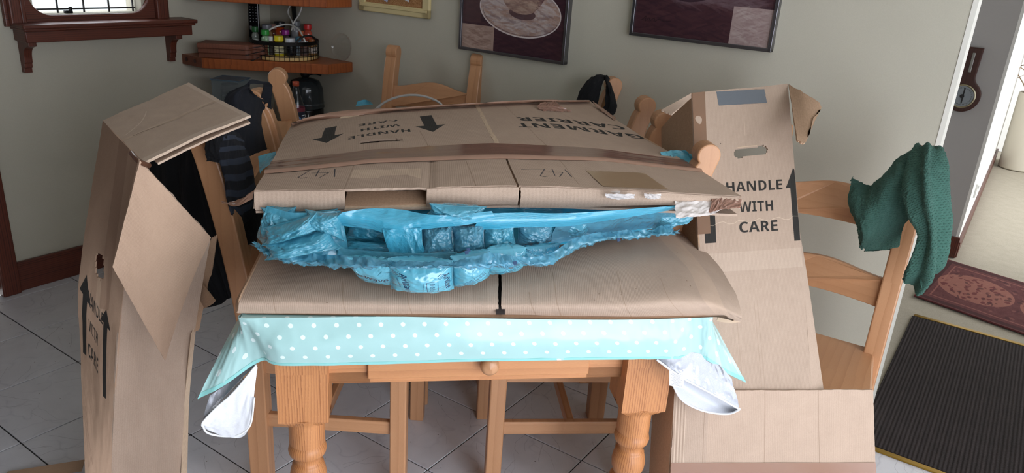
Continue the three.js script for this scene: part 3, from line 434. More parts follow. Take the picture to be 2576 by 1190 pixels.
{ // upper flattened carton
  const UP = surface([
    [[640, 478, 0.985], [950, 474, 0.998], [1287, 467, 1.002], [1560, 476, 0.997], [1864, 493, 0.983]],
    [[688, 400, 0.972], [975, 378, 1.005], [1252, 385, 1.012], [1485, 384, 1.006], [1706, 395, 0.985]],
    [[715, 345, 0.962], [965, 318, 1.002], [1218, 322, 1.016], [1412, 318, 1.012], [1598, 333, 0.992]],
    [[740, 306, 0.955], [960, 282, 0.99], [1190, 264, 1.014], [1335, 257, 1.02], [1484, 254, 1.02]]]);
  const CW = 2048, CH = 1640, X = (u) => u * CW, Y = (v) => (1 - v) * CH;
  const map = tex(kraftCanvas(CW, CH, (g) => {
    const P = (u, v) => [X(u), Y(v)];
    const T = (s, u0, v0, u1, v1, h) => slanted(g, s, ...P(u0, v0), ...P(u1, v1), 0, -h * CH);
    T('HANDLE', 0.316, 0.602, 0.158, 0.518, 0.042); T('WITH', 0.291, 0.682, 0.189, 0.622, 0.042); T('CARE', 0.29, 0.782, 0.184, 0.715, 0.044);
    T('GARMENT', 1.005, 0.60, 0.604, 0.695, 0.062); T('CARRIER', 0.985, 0.705, 0.624, 0.775, 0.05);
    poly(g, [P(0.345, 0.845), P(0.375, 0.862), P(0.381, 0.695), P(0.402, 0.707), P(0.366, 0.588), P(0.328, 0.66), P(0.35, 0.677)]);
    poly(g, [P(0.1, 0.75), P(0.13, 0.765), P(0.128, 0.59), P(0.15, 0.603), P(0.11, 0.484), P(0.075, 0.56), P(0.097, 0.574)]);
    const ink = (cu, cv, s) => { const L = (l) => l.map(([x, y]) => P(cu - x * 0.045 * s, cv - y * 0.035)); strokes(g, [L([[-0.95, 1], [-0.8, -0.9]]), L([[-0.2, 1], [-0.55, -0.1], [0.3, -0.15]]), L([[0.05, 0.7], [0.02, -1]]), L([[0.5, 0.9], [0.75, 1.1], [0.95, 0.8], [0.5, -0.9], [1.2, -0.9], [1.9, -0.75]])], 5, 'rgba(34,36,44,.85)'); };
    ink(0.115, 0.135, 0.9); ink(0.615, 0.125, 0.9);
    // torn paper patch, old tape patch, scuffs, crease lines
    g.fillStyle = 'rgba(214,190,164,.55)'; g.beginPath(); g.moveTo(...P(0.187, 0.155)); g.lineTo(...P(0.255, 0.15)); g.lineTo(...P(0.325, 0.16)); g.lineTo(...P(0.328, 0.07)); g.lineTo(...P(0.30, 0.105)); g.lineTo(...P(0.25, 0.1)); g.lineTo(...P(0.245, 0.08)); g.lineTo(...P(0.187, 0.09)); g.fill();
    g.strokeStyle = 'rgba(110,86,66,.45)'; g.lineWidth = 3;
    for (const [a, b, c, d] of [[0.185, 0, 0.185, 0.22], [0.345, 0, 0.345, 0.4], [0.43, 0, 0.42, 0.24], [0.66, 0.02, 0.62, 0.95], [0.345, 0.3, 0.335, 0.6], [0.87, 0.62, 0.77, 1]]) { g.beginPath(); g.moveTo(...P(a, b)); g.lineTo(...P(c, d)); g.stroke(); }
    g.fillStyle = 'rgba(122,96,70,.5)'; poly(g, [P(0.603, 0.43), P(0.645, 0.425), P(0.635, 0.405), P(0.62, 0.405)], 'rgba(120,96,68,.7)');
    g.strokeStyle = 'rgba(90,70,52,.6)'; g.lineWidth = 2; for (let i = 0; i < 14; i++) { const u = 0.05 + rnd() * 0.4, v = rnd() * 0.9; g.beginPath(); g.moveTo(...P(u, v)); g.lineTo(...P(u + rnd() * 0.02, v + rnd() * 0.006)); g.stroke(); }
  }));
  const print = kraftMat(map, 30);
  const c = thing('carton', 'upper flattened garment carton on the table, printed upside down and marked 142', 'carton');
  const wob = (u, v) => fbm(u * 5, v * 5, 2) * 0.003 - 0.003 * Math.exp(-(((u - 0.345) / 0.01) ** 2)) * (v < 0.4) ;
  const slot = (u, v) => { const vv = v - (0.452 + (u - 0.235) * 0.15), k = Math.max(0, Math.abs(u - 0.235) - 0.036); return k * k * 1.5 + vv * vv < 0.02 ** 2; };
  mesh('top_panel', sheet(UP, { nu: 130, nv: 110, u1: 0.511, t: 0.005, jag: 0.006, hole: slot, warp: wob, sd: 1 }), print, c);
  mesh('top_panel', sheet(UP, { nu: 110, nv: 90, u0: 0.516, t: 0.005, jag: 0.005, warp: wob, sd: 2 }), print, c);
  mesh('seam_flange', sheet((u, v) => UP(0.506 + u * 0.016, v).add(V(0, -0.006, 0)), { nu: 4, nv: 60, t: 0.004 }), KRAFTIN, c);
  // torn paper along the seam
  mesh('torn_edge', sheet((u, v) => UP(0.5115 + (u - 0.5) * 0.012 * (1 + 0.6 * fbm(v * 14, 3)), v), { nu: 5, nv: 90, v0: 0.44, v1: 0.99, t: 0.001, warp: (u, v) => 0.0012 + 0.002 * fbm(v * 30, u * 3, 7) }), TORN, c);
  const DROP = 0.038, under = (u, v) => UP(u, v).add(V(0, -DROP - 0.004 + 0.02 * v, 0));
  mesh('bottom_panel', sheet(under, { nu: 40, nv: 30, t: 0.005, v0: 0.0 }), KRAFTM, c);
  const front = (u0, u1, o = {}) => sheet((u, v) => { const p = UP(u, 0.0); return p.add(V(0, -DROP * (1 - v) * (o.k ?? ((q) => 1))(u) - 0.002, 0)).addScaledVector(TD, -0.003 - 0.006 * Math.sin(v * 3) + (o.push ?? 0)); }, { nu: 40, nv: 10, t: 0.005, u0, u1, jag: 0.006, uv: [0, 0, 1, 0.05], sd: o.sd ?? 3, warp: (u, v) => fbm(u * 12, v, 4) * 0.002 });
  mesh('front_flap', front(0.0, 0.186), KRAFTM, c);
  mesh('front_flap', front(0.34, 0.515, { sd: 5 }), KRAFTM, c);
  mesh('front_flap', front(0.519, 1.0, { sd: 6, k: (u) => 1.15 - 0.75 * Math.max(0, (u - 0.62) / 0.38) }), KRAFTM, c);
  mesh('inner_flap', sheet((u, v) => { const p = UP(0.184 + u * 0.17, 0.06 - 0.055 * (1 - v)); return p.add(V(0, -0.022 - 0.012 * (1 - v), 0)); }, { nu: 40, nv: 8, t: 0.004, jag: 0.01, uv: [0, 0, 0.2, 0.05] }), KRAFTIN, c);
  mesh('inner_flap', sheet((u, v) => { const p = UP(0.184 + u * 0.17, 0.02 * v - 0.004); return p.add(V(0, -DROP - 0.001 + 0.004 * v, 0)); }, { nu: 40, nv: 6, t: 0.005, jag: 0.03, uv: [0, 0, 0.2, 0.03] }), TORN, c);
  // pale torn corners
  mesh('torn_edge', patch([[[1735, 470, 0.992], [1790, 476, 0.99]], [[1722, 462, 0.995], [1790, 470, 0.993]]].map((r) => r.map((q) => pt([q[0] - 230, q[1] + 10, q[2]]).add(V(0, 0.002, 0.004)))), { lin: true, nu: 20, nv: 6, t: 0.0006, jag: 0.08 }), M.tapeWhite, c);
  mesh('tape_patch', sheet((u, v) => UP(0.70 + u * 0.14 + (1 - v) * 0.015, 0.015 + v * 0.13), { nu: 20, nv: 20, t: 0.0002, jag: 0.04, warp: (u, v) => 0.0009 + 0.0008 * Math.abs(fbm(u * 5, v * 9, 3)) }), phys({ color: 0xa58a6c, roughness: 0.3, clearcoat: 0.4 }), c);
  for (const [a, b] of [[1519, 1590], [1615, 1655]]) mesh('torn_tape', patch([[[a, 491, 0.985], [(a + b) / 2, 494, 0.982], [b, 492, 0.984]], [[a - 2, 480, 0.997], [(a + b) / 2, 481, 0.998], [b, 481, 0.997]]].map((r) => r.map((q) => pt(q).addScaledVector(TD, -0.02))), { nu: 16, nv: 6, t: 0.0004, jag: 0.12, warp: (u, v) => fbm(u * 6, v * 4, a) * 0.004 }), M.tapeWhite, c);
  // parcel tape round the carton
  const lo = [0.15, 0.205, 0.26, 0.245, 0.185], hi = [0.29, 0.34, 0.445, 0.385, 0.30], li = (a, u) => { const x = u * 4, i = Math.min(3, Math.floor(x)), f = x - i, s = f * f * (3 - 2 * f); return a[i] + (a[i + 1] - a[i]) * (0.5 * s + 0.5 * f); };
  const band = (s0, s1, name, m, o) => mesh(name, sheet((u, v) => UP(u, li(lo, Math.min(1, Math.max(0, u))) + (li(hi, Math.min(1, Math.max(0, u))) - li(lo, Math.min(1, Math.max(0, u)))) * (s0 + (s1 - s0) * v)), { nu: 140, nv: 16, t: 0.0006, uv: [0, 0, 1, 0.05], ...o }), m, c);
  band(0.16, 1, 'parcel_tape', M.tape, { warp: (u, v) => 0.0022 + wob(u, 0.5) + 0.0016 * (fbm(u * 5, v * 9, 3) * Math.exp(-((u / 0.2) ** 2)) + fbm(u * 5, v * 9, 3) * Math.exp(-(((u - 1) / 0.18) ** 2)) + 0.3 * fbm(u * 6, v * 6, 1)) });
  band(0, 0.27, 'tape_fold', M.tapeFold, { nv: 12, warp: (u, v) => 0.002 + wob(u, 0.5) + 0.006 * Math.sin(v * Math.PI) * (0.7 + 0.5 * fbm(u * 4, 2, 5)) });
  // back lip of folded board under tape
  const lip = [[733, 312, 0.972], [770, 296, 0.978], [860, 278, 0.992], [1000, 271, 1.01], [1190, 259, 1.03], [1340, 251, 1.036], [1482, 252, 1.03]].map(pt), lb = [[738, 312, 0.955], [790, 303, 0.962], [880, 292, 0.982], [1010, 278, 0.997], [1190, 266, 1.014], [1340, 259, 1.02], [1484, 256, 1.02]].map(pt);
  mesh('back_lip', sheet(surface([lb.map((p) => p.clone().addScaledVector(TD, -0.004)), lb.map((p, i) => p.clone().lerp(lip[i], 0.6).addScaledVector(TD, -0.012)), lip, lip.map((p) => p.clone().addScaledVector(TD, 0.03).add(V(0, -0.01, 0)))]), { nu: 90, nv: 12, t: 0.003, uv: [0, 0, 1, 0.05], warp: (u, v) => fbm(u * 14, v * 2, 6) * 0.003 }), M.tapeFold, c);
  mesh('torn_edge', patch([[[850, 300, 0.975], [900, 291, 0.985]], [[858, 294, 0.98], [904, 288, 0.987]]], { lin: true, nu: 10, nv: 3, t: 0.001, jag: 0.05 }), TORN, c);
  mesh('tape_scrap', patch([[[1367, 279, 1.018], [1440, 281, 1.016]], [[1352, 268, 1.026], [1410, 266, 1.03]], [[1362, 258, 1.034], [1400, 255, 1.036]]], { nu: 24, nv: 24, t: 0.0005, jag: 0.06, warp: (u, v) => fbm(u * 7, v * 7, 2) * 0.006 }), M.tape, c);
  mesh('corner_tape', patch([[[1545, 303, 1.003], [1500, 268, 1.02]], [[1549, 297, 1.004], [1490, 254, 1.028]]], { lin: true, nu: 20, nv: 6, t: 0.001, jag: 0.08, warp: (u, v) => fbm(u * 7, v * 5, 3) * 0.006 }), M.tapeFold, c);
  mesh('right_flap', patch([[UP(1, 0), UP(1, 0.4), UP(1, 0.75), UP(1, 1)], [0, 0.4, 0.75, 1].map((v) => UP(1, v).add(V(0.006, -0.03, -0.01)))].reverse(), { nu: 40, nv: 6, t: 0.004, jag: 0.02, uv: [0, 0, 1, 0.05] }), KRAFTIN, c);
  mesh('left_flap', patch([[0, 0.4, 0.75, 1].map((v) => UP(0, v)), [0, 0.4, 0.75, 1].map((v) => UP(0, v).add(V(-0.004, -DROP, 0)))], { nu: 40, nv: 6, t: 0.004, uv: [0, 0, 1, 0.05] }), KRAFTM, c);
  // loose tape ends
  mesh('tape_end', patch([[[556, 505, 0.93], [590, 519, 0.935], [634, 502, 0.96]], [[560, 512, 0.925], [598, 503, 0.945], [640, 478, 0.985]]].map((r) => r.slice()), { nu: 30, nv: 8, t: 0.0006, jag: 0.04, warp: (u, v) => fbm(u * 5, v * 3, 8) * 0.004 }), M.tapeFold, c);
  mesh('tape_end', patch([[[1700, 548, 0.955], [1745, 545, 0.955], [1790, 540, 0.955], [1822, 524, 0.962], [1862, 524, 0.962]], [[1698, 506, 0.975], [1742, 506, 0.975], [1788, 504, 0.975], [1818, 502, 0.975], [1862, 506, 0.972]]], { nu: 60, nv: 20, t: 0.0006, jag: 0.03, warp: (u, v) => fbm(u * 8, v * 3, 11) * 0.006 }), M.tapeWhite, c);
  mesh('tape_end', patch([[[1782, 538, 0.955], [1812, 530, 0.96], [1860, 526, 0.961]], [[1790, 503, 0.977], [1820, 501, 0.977], [1864, 505, 0.974]]], { nu: 40, nv: 12, t: 0.0006, jag: 0.03, warp: (u, v) => 0.004 + fbm(u * 9, v * 3, 12) * 0.006 }), M.tape, c);
}
{ // lower flattened carton
  const LO = surface([
    [[597, 788, 0.772], [920, 790, 0.772], [1252, 792, 0.772], [1560, 797, 0.772], [1800, 797, 0.768], [1862, 810, 0.752]],
    [[603, 757, 0.797], [920, 758, 0.8], [1252, 762, 0.803], [1550, 757, 0.81], [1760, 750, 0.812], [1866, 790, 0.772]],
    [[622, 712, 0.806], [925, 690, 0.82], [1252, 690, 0.826], [1535, 670, 0.838], [1720, 672, 0.83], [1845, 730, 0.795]],
    [[652, 650, 0.81], [935, 620, 0.83], [1248, 610, 0.838], [1490, 590, 0.846], [1650, 595, 0.84], [1792, 650, 0.806]],
    [[690, 568, 0.81], [950, 545, 0.83], [1240, 535, 0.838], [1440, 525, 0.842], [1590, 525, 0.835], [1690, 560, 0.812]],
    [[725, 500, 0.81], [965, 480, 0.83], [1230, 470, 0.838], [1400, 460, 0.84], [1520, 462, 0.83], [1600, 490, 0.81]]]);
  const map = tex(kraftCanvas(2048, 1400, (g, w, h) => {
    g.strokeStyle = 'rgba(120,94,72,.30)'; g.lineWidth = 3; for (const u of [0.06, 0.17, 0.27, 0.46, 0.50, 0.62, 0.72]) { g.beginPath(); g.moveTo(u * w, h); g.lineTo(u * w - 20, h * (0.55 + hash(u * 100 | 0, 2) * 0.2)); g.stroke(); }
    g.fillStyle = 'rgba(90,66,48,.7)'; for (let i = 0; i < 40; i++) g.fillRect(rnd() * w, rnd() * h, 3 + rnd() * 5, 3 + rnd() * 3);
    g.strokeStyle = 'rgba(216,194,168,.8)'; g.lineWidth = 6; g.beginPath(); g.moveTo(w * 0.245, h * 0.70); for (let i = 0; i < 9; i++) { g.lineTo(w * (0.245 + i * 0.006), h * (0.70 - i * 0.004 + (i % 2) * 0.006)); } g.stroke();
    g.fillStyle = 'rgba(214,184,154,.22)'; g.fillRect(w * 0.81, h * 0.3, w * 0.09, h * 0.66);
  }), 1, 1);
  const c = thing('carton', 'lower flattened carton lying on the dotted tablecloth, unprinted, with a split in its front', 'carton'), m = kraftMat(map, 40);
  const wob = (u, v) => fbm(u * 5, v * 4, 21) * 0.004;
  mesh('top_panel', sheet(LO, { nu: 80, nv: 90, u1: 0.401, t: 0.004, jag: 0.005, warp: wob, sd: 11 }), m, c);
  mesh('top_panel', sheet(LO, { nu: 100, nv: 90, u0: 0.406, t: 0.004, jag: 0.004, warp: wob, sd: 12 }), m, c);
  mesh('bottom_panel', sheet((u, v) => { const p = LO(u, v); p.y = 0.7705 - 0.02 * Math.max(0, (u - 0.8) / 0.2) * (v < 0.1 ? 1 : 0) ; return p.addScaledVector(TD, 0.004); }, { nu: 40, nv: 20, t: 0.0015, u0: 0.01, u1: 0.95, v0: 0.02 }), KRAFTIN, c);
  mesh('seam_flange', sheet((u, v) => LO(0.398 + u * 0.014, v * 0.88 + 0.12).add(V(0, -0.012, 0)), { nu: 4, nv: 40, t: 0.002 }), std({ color: 0x231b17, roughness: 0.95 }), c);  // strip coloured near black to stand for the shade inside the split
  mesh('torn_corner', patch([[[1803, 808, 0.748], [1830, 812, 0.746], [1862, 811, 0.748]], [[1806, 798, 0.762], [1830, 802, 0.758], [1863, 800, 0.758]]], { nu: 24, nv: 5, t: 0.003, jag: 0.08 }), TORN, c);
  mesh('left_flap', patch([[[598, 788, 0.771], [598, 757, 0.785], [620, 712, 0.79], [655, 640, 0.79]], [[603, 780, 0.778], [606, 750, 0.8], [628, 705, 0.808], [662, 638, 0.81]]], { nu: 30, nv: 4, t: 0.003, jag: 0.05 }), KRAFTIN, c);
  mesh('parcel_tape', sheet((u, v) => { const a = 0.60 + 0.4 * u, f = 0.64 + 0.05 * Math.sin(u * 2.2) - 0.0 * u; return LO(a, f + v * 0.11); }, { nu: 70, nv: 12, t: 0.0006, warp: (u, v) => 0.003 + 0.002 * fbm(u * 4, v * 8, 3) + 0.003 * Math.exp(-(((v - 0.75) / 0.12) ** 2)) }), phys({ color: 0xb08a76, roughness: 0.14, clearcoat: 0.6, transmission: 0.25 }), c);
}
{ // carton leaning at the right
  const c = thing('carton', 'tall open carton leaning at the right of the table with a grey tape patch', 'carton');
  const map = tex(kraftCanvas(912, 2048, (g) => {
    const w = 1024, h = 2300; g.scale(912 / w, 2048 / h);
    const P = (u, v) => [u * w, (1 - v) * h];
    g.save(); g.restore();
    const T = (t, u0, u1, v, d = 0) => slanted(g, t, ...P(u0, v), ...P(u1, v - d), 0, 0.034 * h);
    T('HANDLE', 0.28, 0.865, 0.647, 0.008); T('WITH', 0.405, 0.76, 0.578, 0.004); T('CARE', 0.39, 0.79, 0.513, 0.003);
    const A = (u, t, b, hw, hh) => poly(g, [P(u, t), P(u + hw, t - hh), P(u + hw * 0.5, t - hh), P(u + hw * 0.5, b), P(u - hw * 0.5, b), P(u - hw * 0.5, t - hh), P(u - hw, t - hh)]);
    A(0.12, 0.695, 0.47, 0.105, 0.062); A(0.985, 0.69, 0.457, 0.095, 0.065);
    g.fillStyle = 'rgba(226,206,184,.16)'; g.fillRect(0, h * 0.565, w, h * 0.06); g.strokeStyle = 'rgba(228,206,180,.5)'; g.lineWidth = 4; g.beginPath(); g.moveTo(0, h * 0.472); for (let i = 0; i <= 20; i++) g.lineTo(w * i / 20, h * (0.47 - 0.006 * Math.sin(i * 1.7))); g.stroke();
    g.strokeStyle = 'rgba(110,86,64,.28)'; g.lineWidth = 3; for (const x of [0.34, 0.52, 0.55]) { g.beginPath(); g.moveTo(w * x, h); g.lineTo(w * (x - 0.02), h * 0.72); g.stroke(); }
    g.fillStyle = 'rgba(222,200,176,.5)'; g.fillRect(w * 0.5, h * 0.13, 4, 120);
    g.fillStyle = 'rgba(60,44,34,.8)'; g.fillRect(w * 0.25, h * 0.2, 8, 6);
  }));
  // front face between its two upright creases, crease at the bottom
  const B0 = pt([1778, 980, 0.53]), B1 = pt([2043, 981, 0.535]), T0 = pt([1741, 234, 1.125]), T1 = pt([1982, 211, 1.135]);
  const M0 = pt([1752, 600, 0.86]), M1 = pt([2013, 590, 0.865]);
  const M0s = B0.clone().lerp(T0, 0.5), M1s = B1.clone().lerp(T1, 0.5);
  const F = surface([[B0, B1], [M0s.clone().lerp(M0, 0.5), M1s.clone().lerp(M1, 0.5)], [T0, T1]]), o = V(0, 0, 0);
  const hole = (u, v) => { const x = Math.max(0, Math.abs(u - 0.555) - 0.125), y = (v - 0.76 - 0.01 * (u - 0.55)) * 3; return x * x + y * y < 0.05 ** 2; };
  mesh('front_panel', sheet(F, { nu: 120, nv: 200, t: 0.005, jag: 0.002, hole, warp: (u, v) => fbm(u * 2, v * 4, 31) * 0.003 }), kraftMat(map, 10), c);
  mesh('slot_edge', sheet((u, v) => F(0.42 + u * 0.2, 0.7765 + 0.003 * v), { nu: 30, nv: 3, t: 0.003, jag: 0.1, warp: () => 0.001 }), TORN, c);
  mesh('tape_patch', sheet((u, v) => F(0.23 + u * 0.5 + 0.02 * (1 - v), 0.94 + v * 0.055 - u * 0.008), { nu: 30, nv: 10, t: 0.0006, jag: 0.025, warp: (u, v) => 0.0015 + 0.0006 * fbm(u * 8, v * 3, 2) }), M.tapeGrey, c);
  mesh('side_tape', sheet((u, v) => F(0.0 + u * 0.12, 0.5 + v * 0.5), { nu: 6, nv: 30, t: 0.0003, warp: () => 0.0012 }), phys({ color: 0xb48f74, roughness: 0.25, transmission: 0.55 }), c);
  const back = F(0.5, 0.5).sub(o), nrm = T0.clone().sub(B0).cross(B1.clone().sub(B0)).normalize();   // points away from the camera
  if (nrm.z > 0) nrm.negate();
  const E = B1.clone().sub(B0).normalize();
  mesh('right_panel', patch([[B1, B1.clone().addScaledVector(E, 0.034).addScaledVector(nrm, 0.012)], [F(1, 0.5), F(1, 0.5).addScaledVector(E, 0.024).addScaledVector(nrm, 0.05)], [T1, T1.clone().addScaledVector(E, 0.0).addScaledVector(nrm, 0.12)]], { nu: 20, nv: 80, t: 0.004, jag: 0.004, uv: [0, 0, 0.1, 0.8] }), KRAFTM, c);
  mesh('left_panel', patch([[B0.clone().addScaledVector(nrm, 0.2).addScaledVector(E, -0.03), B0], [F(0, 0.5).addScaledVector(nrm, 0.2).addScaledVector(E, -0.03), F(0, 0.5)], [T0.clone().addScaledVector(nrm, 0.2).addScaledVector(E, -0.03), T0]], { nu: 20, nv: 60, t: 0.004, uv: [0, 0, 0.2, 0.8] }), KRAFTIN, c);
  mesh('top_flap', patch([[[1690, 287, 1.10], [1745, 242, 1.115]], [[1664, 276, 1.105], [1742, 233, 1.125]]], { lin: true, nu: 20, nv: 8, t: 0.004, jag: 0.015, uv: [0, 0, 0.1, 0.05] }), KRAFTM, c);
  mesh('top_flap', patch([[[2006, 352, 1.055], [2028, 356, 1.05], [2042, 300, 1.08]], [[1998, 300, 1.08], [2036, 310, 1.075], [2065, 275, 1.09]], [[1984, 212, 1.134], [2020, 232, 1.125], [2062, 258, 1.105]]], { nu: 30, nv: 30, t: 0.005, jag: 0.035, uv: [0, 0, 0.1, 0.15] }), KRAFTIN, c);
  // bottom flap, hanging to the floor
  const K0 = pt([1697, 983, 0.532]), K1 = pt([2196, 981, 0.541]), G0 = pt([1686, 1200, 0.32]), G1 = pt([2203, 1200, 0.345]);
  const L0 = G0.clone().add(G0.clone().sub(K0).multiplyScalar(0.92)), L1 = G1.clone().add(G1.clone().sub(K1).multiplyScalar(0.92)); L0.y = L1.y = 0.004;
  const flapC = tex(kraftCanvas(1024, 1024, (g, w, h) => { g.fillStyle = 'rgba(214,186,158,.16)'; g.fillRect(w * 0.17, 0, w, h); g.fillStyle = 'rgba(150,112,88,.3)'; g.fillRect(0, h * 0.42, w, h * 0.08); g.strokeStyle = 'rgba(110,84,64,.35)'; g.lineWidth = 3; for (const x of [0.15, 0.45, 0.72]) { g.beginPath(); g.moveTo(w * x, 0); g.lineTo(w * (x + 0.01), h); g.stroke(); } for (let i = 0; i < 8; i++) { g.strokeStyle = i % 2 ? 'rgba(230,208,182,.5)' : 'rgba(110,86,64,.4)'; g.beginPath(); g.moveTo(6 + i * 8, 0); g.lineTo(6 + i * 8, h * 0.5); g.stroke(); } }));
  mesh('bottom_flap', patch([[L0, L1], [G0, G1], [K0, K1]], { lin: true, nu: 60, nv: 60, t: 0.005, jag: 0.006, warp: (u, v) => fbm(u * 3, v * 3, 41) * 0.003 }), kraftMat(flapC, 14), c);
  mesh('parcel_tape', patch([[L0, L1], [G0, G1], [K0, K1]], { lin: true, nu: 40, nv: 6, v0: 0.5, v1: 0.585, t: 0.0004, warp: (u, v) => 0.002 }), phys({ color: 0xb48a72, roughness: 0.2, transmission: 0.4 }), c);
  mesh('left_panel', patch([[L0.clone().add(V(-0.03, 0, -0.06)), L0], [K0.clone().add(V(-0.03, 0.0, -0.1)), K0]], { lin: true, nu: 8, nv: 20, t: 0.004, uv: [0, 0, 0.2, 0.4] }), KRAFTIN, c);
}
{ // carton standing at the left
  const c = thing('carton', 'open carton standing at the far left with its flaps folded out, printed HANDLE WITH CARE', 'carton');
  const A = pt([258, 303, 1.05]), B = pt([352, 405, 1.05]), C = pt([530, 597, 0.83]);
  const Am = pt([200, 690, 0.68]), A3 = pt([203, 900, 0.475]), Al = pt([213, 1170, 0.25]), Bm = pt([312, 727, 0.68]), B3 = pt([293, 900, 0.51]), Bl = pt([283, 1129, 0.285]), Cm = pt([491, 830, 0.52]), C3 = pt([473, 1000, 0.29]), Cl = pt([461, 1160, 0.08]);
  const foot = (p, q) => { const d = p.clone().sub(q); return p.clone().addScaledVector(d, (p.y - 0.003) / -d.y); };
  const A0 = foot(Al, A3), B0 = foot(Bl, B3), C0 = foot(Cl, C3);
  const map = tex(kraftCanvas(700, 2048, (g, w, h) => {
    const y = (v) => (1 - v) * h;
    const Q = (u, v) => [u * w, (1 - v) * h], T = (t, u0, v0, u1, v1) => slanted(g, t, ...Q(u0, v0), ...Q(u1, v1), 0, 0.042 * h);
    T('HANDLE', 0.22, 0.70, 0.60, 0.632); T('WITH', 0.255, 0.61, 0.49, 0.555); T('CARE', 0.22, 0.53, 0.51, 0.475);
    const A = (u, t, u2, b, d) => poly(g, [Q(u, t), Q(u + 0.13, t - 0.07 - d), Q(u + 0.05, t - 0.065 - d * 0.4), Q(u2 + 0.05, b - d * 0.4), Q(u2 - 0.05, b + d * 0.4), Q(u - 0.05, t - 0.055 + d * 0.4), Q(u - 0.13, t - 0.05 + d)]);
    A(0.17, 0.755, 0.115, 0.51, 0.012); A(0.66, 0.672, 0.69, 0.39, 0.012);
    g.fillStyle = 'rgba(206,178,150,.4)'; g.beginPath(); g.moveTo(w * 0.42, h * 0.2); g.lineTo(w * 0.6, h * 0.19); g.lineTo(w * 0.64, h * 0.31); g.lineTo(w * 0.5, h * 0.36); g.lineTo(w * 0.4, h * 0.33); g.fill();
    g.fillStyle = 'rgba(130,98,76,.35)'; g.fillRect(w * 0.5, 0, w * 0.22, h * 0.33);
    g.strokeStyle = 'rgba(80,58,44,.5)'; g.lineWidth = 4; for (let i = 0; i < 4; i++) { g.beginPath(); g.moveTo(w * (0.02 + i * 0.03), h * 0.62); g.quadraticCurveTo(w * 0.1, h * 0.68, w * (0.14 + i * 0.05), h * 0.76); g.stroke(); }
  }, 0, [176, 146, 122]));
  const S1 = surface([[A0, B0], [Al, Bl], [A3, B3], [Am, Bm], [A, B]]);
  const hole = (u, v) => { const y = v - 0.78, x = u - 0.425 + y * 1.6, k = Math.max(0, Math.abs(y) - 0.014); return (x / 0.10) ** 2 + (k / 0.013) ** 2 < 1; };
  mesh('printed_panel', sheet(S1, { nu: 50, nv: 160, t: 0.004, hole, warp: (u, v) => fbm(u * 2, v * 5, 51) * 0.004 }), kraftMat(map, 8), c);
  const S2 = surface([[B0, C0], [Bl, Cl], [B3, C3], [Bm, Cm], [B, C]]);
  mesh('plain_panel', sheet(S2, { nu: 40, nv: 90, t: 0.004, jag: 0.004, uv: [0, 0, 0.3, 1.1], warp: (u, v) => fbm(u * 3, v * 4, 52) * 0.004 }), KRAFTM, c);
  // the two panels behind, nearly closed against the front ones
  const sh = V(0.07, -0.05, -0.05);
  mesh('rear_panel', patch([[C0, A0.clone().add(V(0.06, 0, -0.06))], [Cm, Am.clone().add(sh)], [C.clone().add(V(0, -0.15, 0)), A.clone().add(sh).add(V(0, -0.2, 0))]].map((r) => r.map((p) => deep(p, 1.045).setY(Math.max(0.004, p.y)))), { nu: 20, nv: 40, t: 0.004, uv: [0, 0, 0.3, 1] }), KRAFTIN, c);
  // flap standing out over the top
  const D = pt([475, 207, 1.105]), Ee = pt([630, 290, 1.095]), Bp = pt([362, 408, 1.05]);
  const S3 = surface([[A, A.clone().lerp(Bp, 0.5), Bp], [A.clone().lerp(D, 0.5), A.clone().lerp(D, 0.5).lerp(Bp.clone().lerp(Ee, 0.5), 0.5), Bp.clone().lerp(Ee, 0.5).add(V(0, 0.004, 0))], [D, D.clone().lerp(Ee, 0.5).add(V(0, -0.002, 0)), Ee]]);
  const flapM = kraftMat(tex(kraftCanvas(1024, 700, (g, w, h) => { g.strokeStyle = 'rgba(60,48,38,.85)'; g.lineWidth = 3; g.beginPath(); g.moveTo(w * 0.52, h * 0.9); g.lineTo(w * 0.56, h * 0.06); g.stroke(); g.fillStyle = 'rgba(214,198,180,.35)'; g.fillRect(0, 0, w, h * 0.05); g.fillRect(w * 0.94, 0, w * 0.06, h); g.strokeStyle = 'rgba(222,206,186,.5)'; g.lineWidth = 8; g.beginPath(); g.moveTo(w * 0.2, h * 0.62); g.quadraticCurveTo(w * 0.35, h * 0.7, w * 0.45, h * 0.95); g.stroke(); }, 5, [178, 156, 136])), 18);
  mesh('top_flap', sheet(S3, { nu: 60, nv: 40, t: 0.005, jag: 0.006, sd: 8, warp: (u, v) => fbm(u * 3, v * 3, 61) * 0.003 - 0.002 * Math.exp(-(((u - 0.53) / 0.008) ** 2)) }), flapM, c);
  mesh('top_flap', sheet((u, v) => S3(u, v).add(V(0.004, -0.011, 0.004)), { nu: 50, nv: 30, u0: 0.4, v0: 0.1, v1: 0.98, t: 0.004, jag: 0.012, sd: 9 }), KRAFTM, c);
  // big flap folded down outside
  const fo = V(0.006, 0.004, 0.012), G1 = pt([283, 672, 0.81]), G2 = pt([415, 908, 0.515]);
  const mid = pt([472, 735, 0.70]);
  const S4 = surface([[G1, G1.clone().lerp(G2, 0.5), G2], [G1.clone().lerp(B, 0.5), G1.clone().lerp(B, 0.5).lerp(mid, 0.5).add(fo), mid], [B.clone().add(fo), B.clone().lerp(C, 0.5).add(fo), C.clone().add(fo)]]);
  mesh('side_flap', sheet(S4, { nu: 60, nv: 60, t: 0.006, jag: 0.008, sd: 13, uv: [0, 0, 0.3, 0.3], warp: (u, v) => fbm(u * 3, v * 3, 71) * 0.003 }), kraftMat(tex(kraftCanvas(512, 512, null, 4, [180, 150, 126]), 3, 3), 30), c);
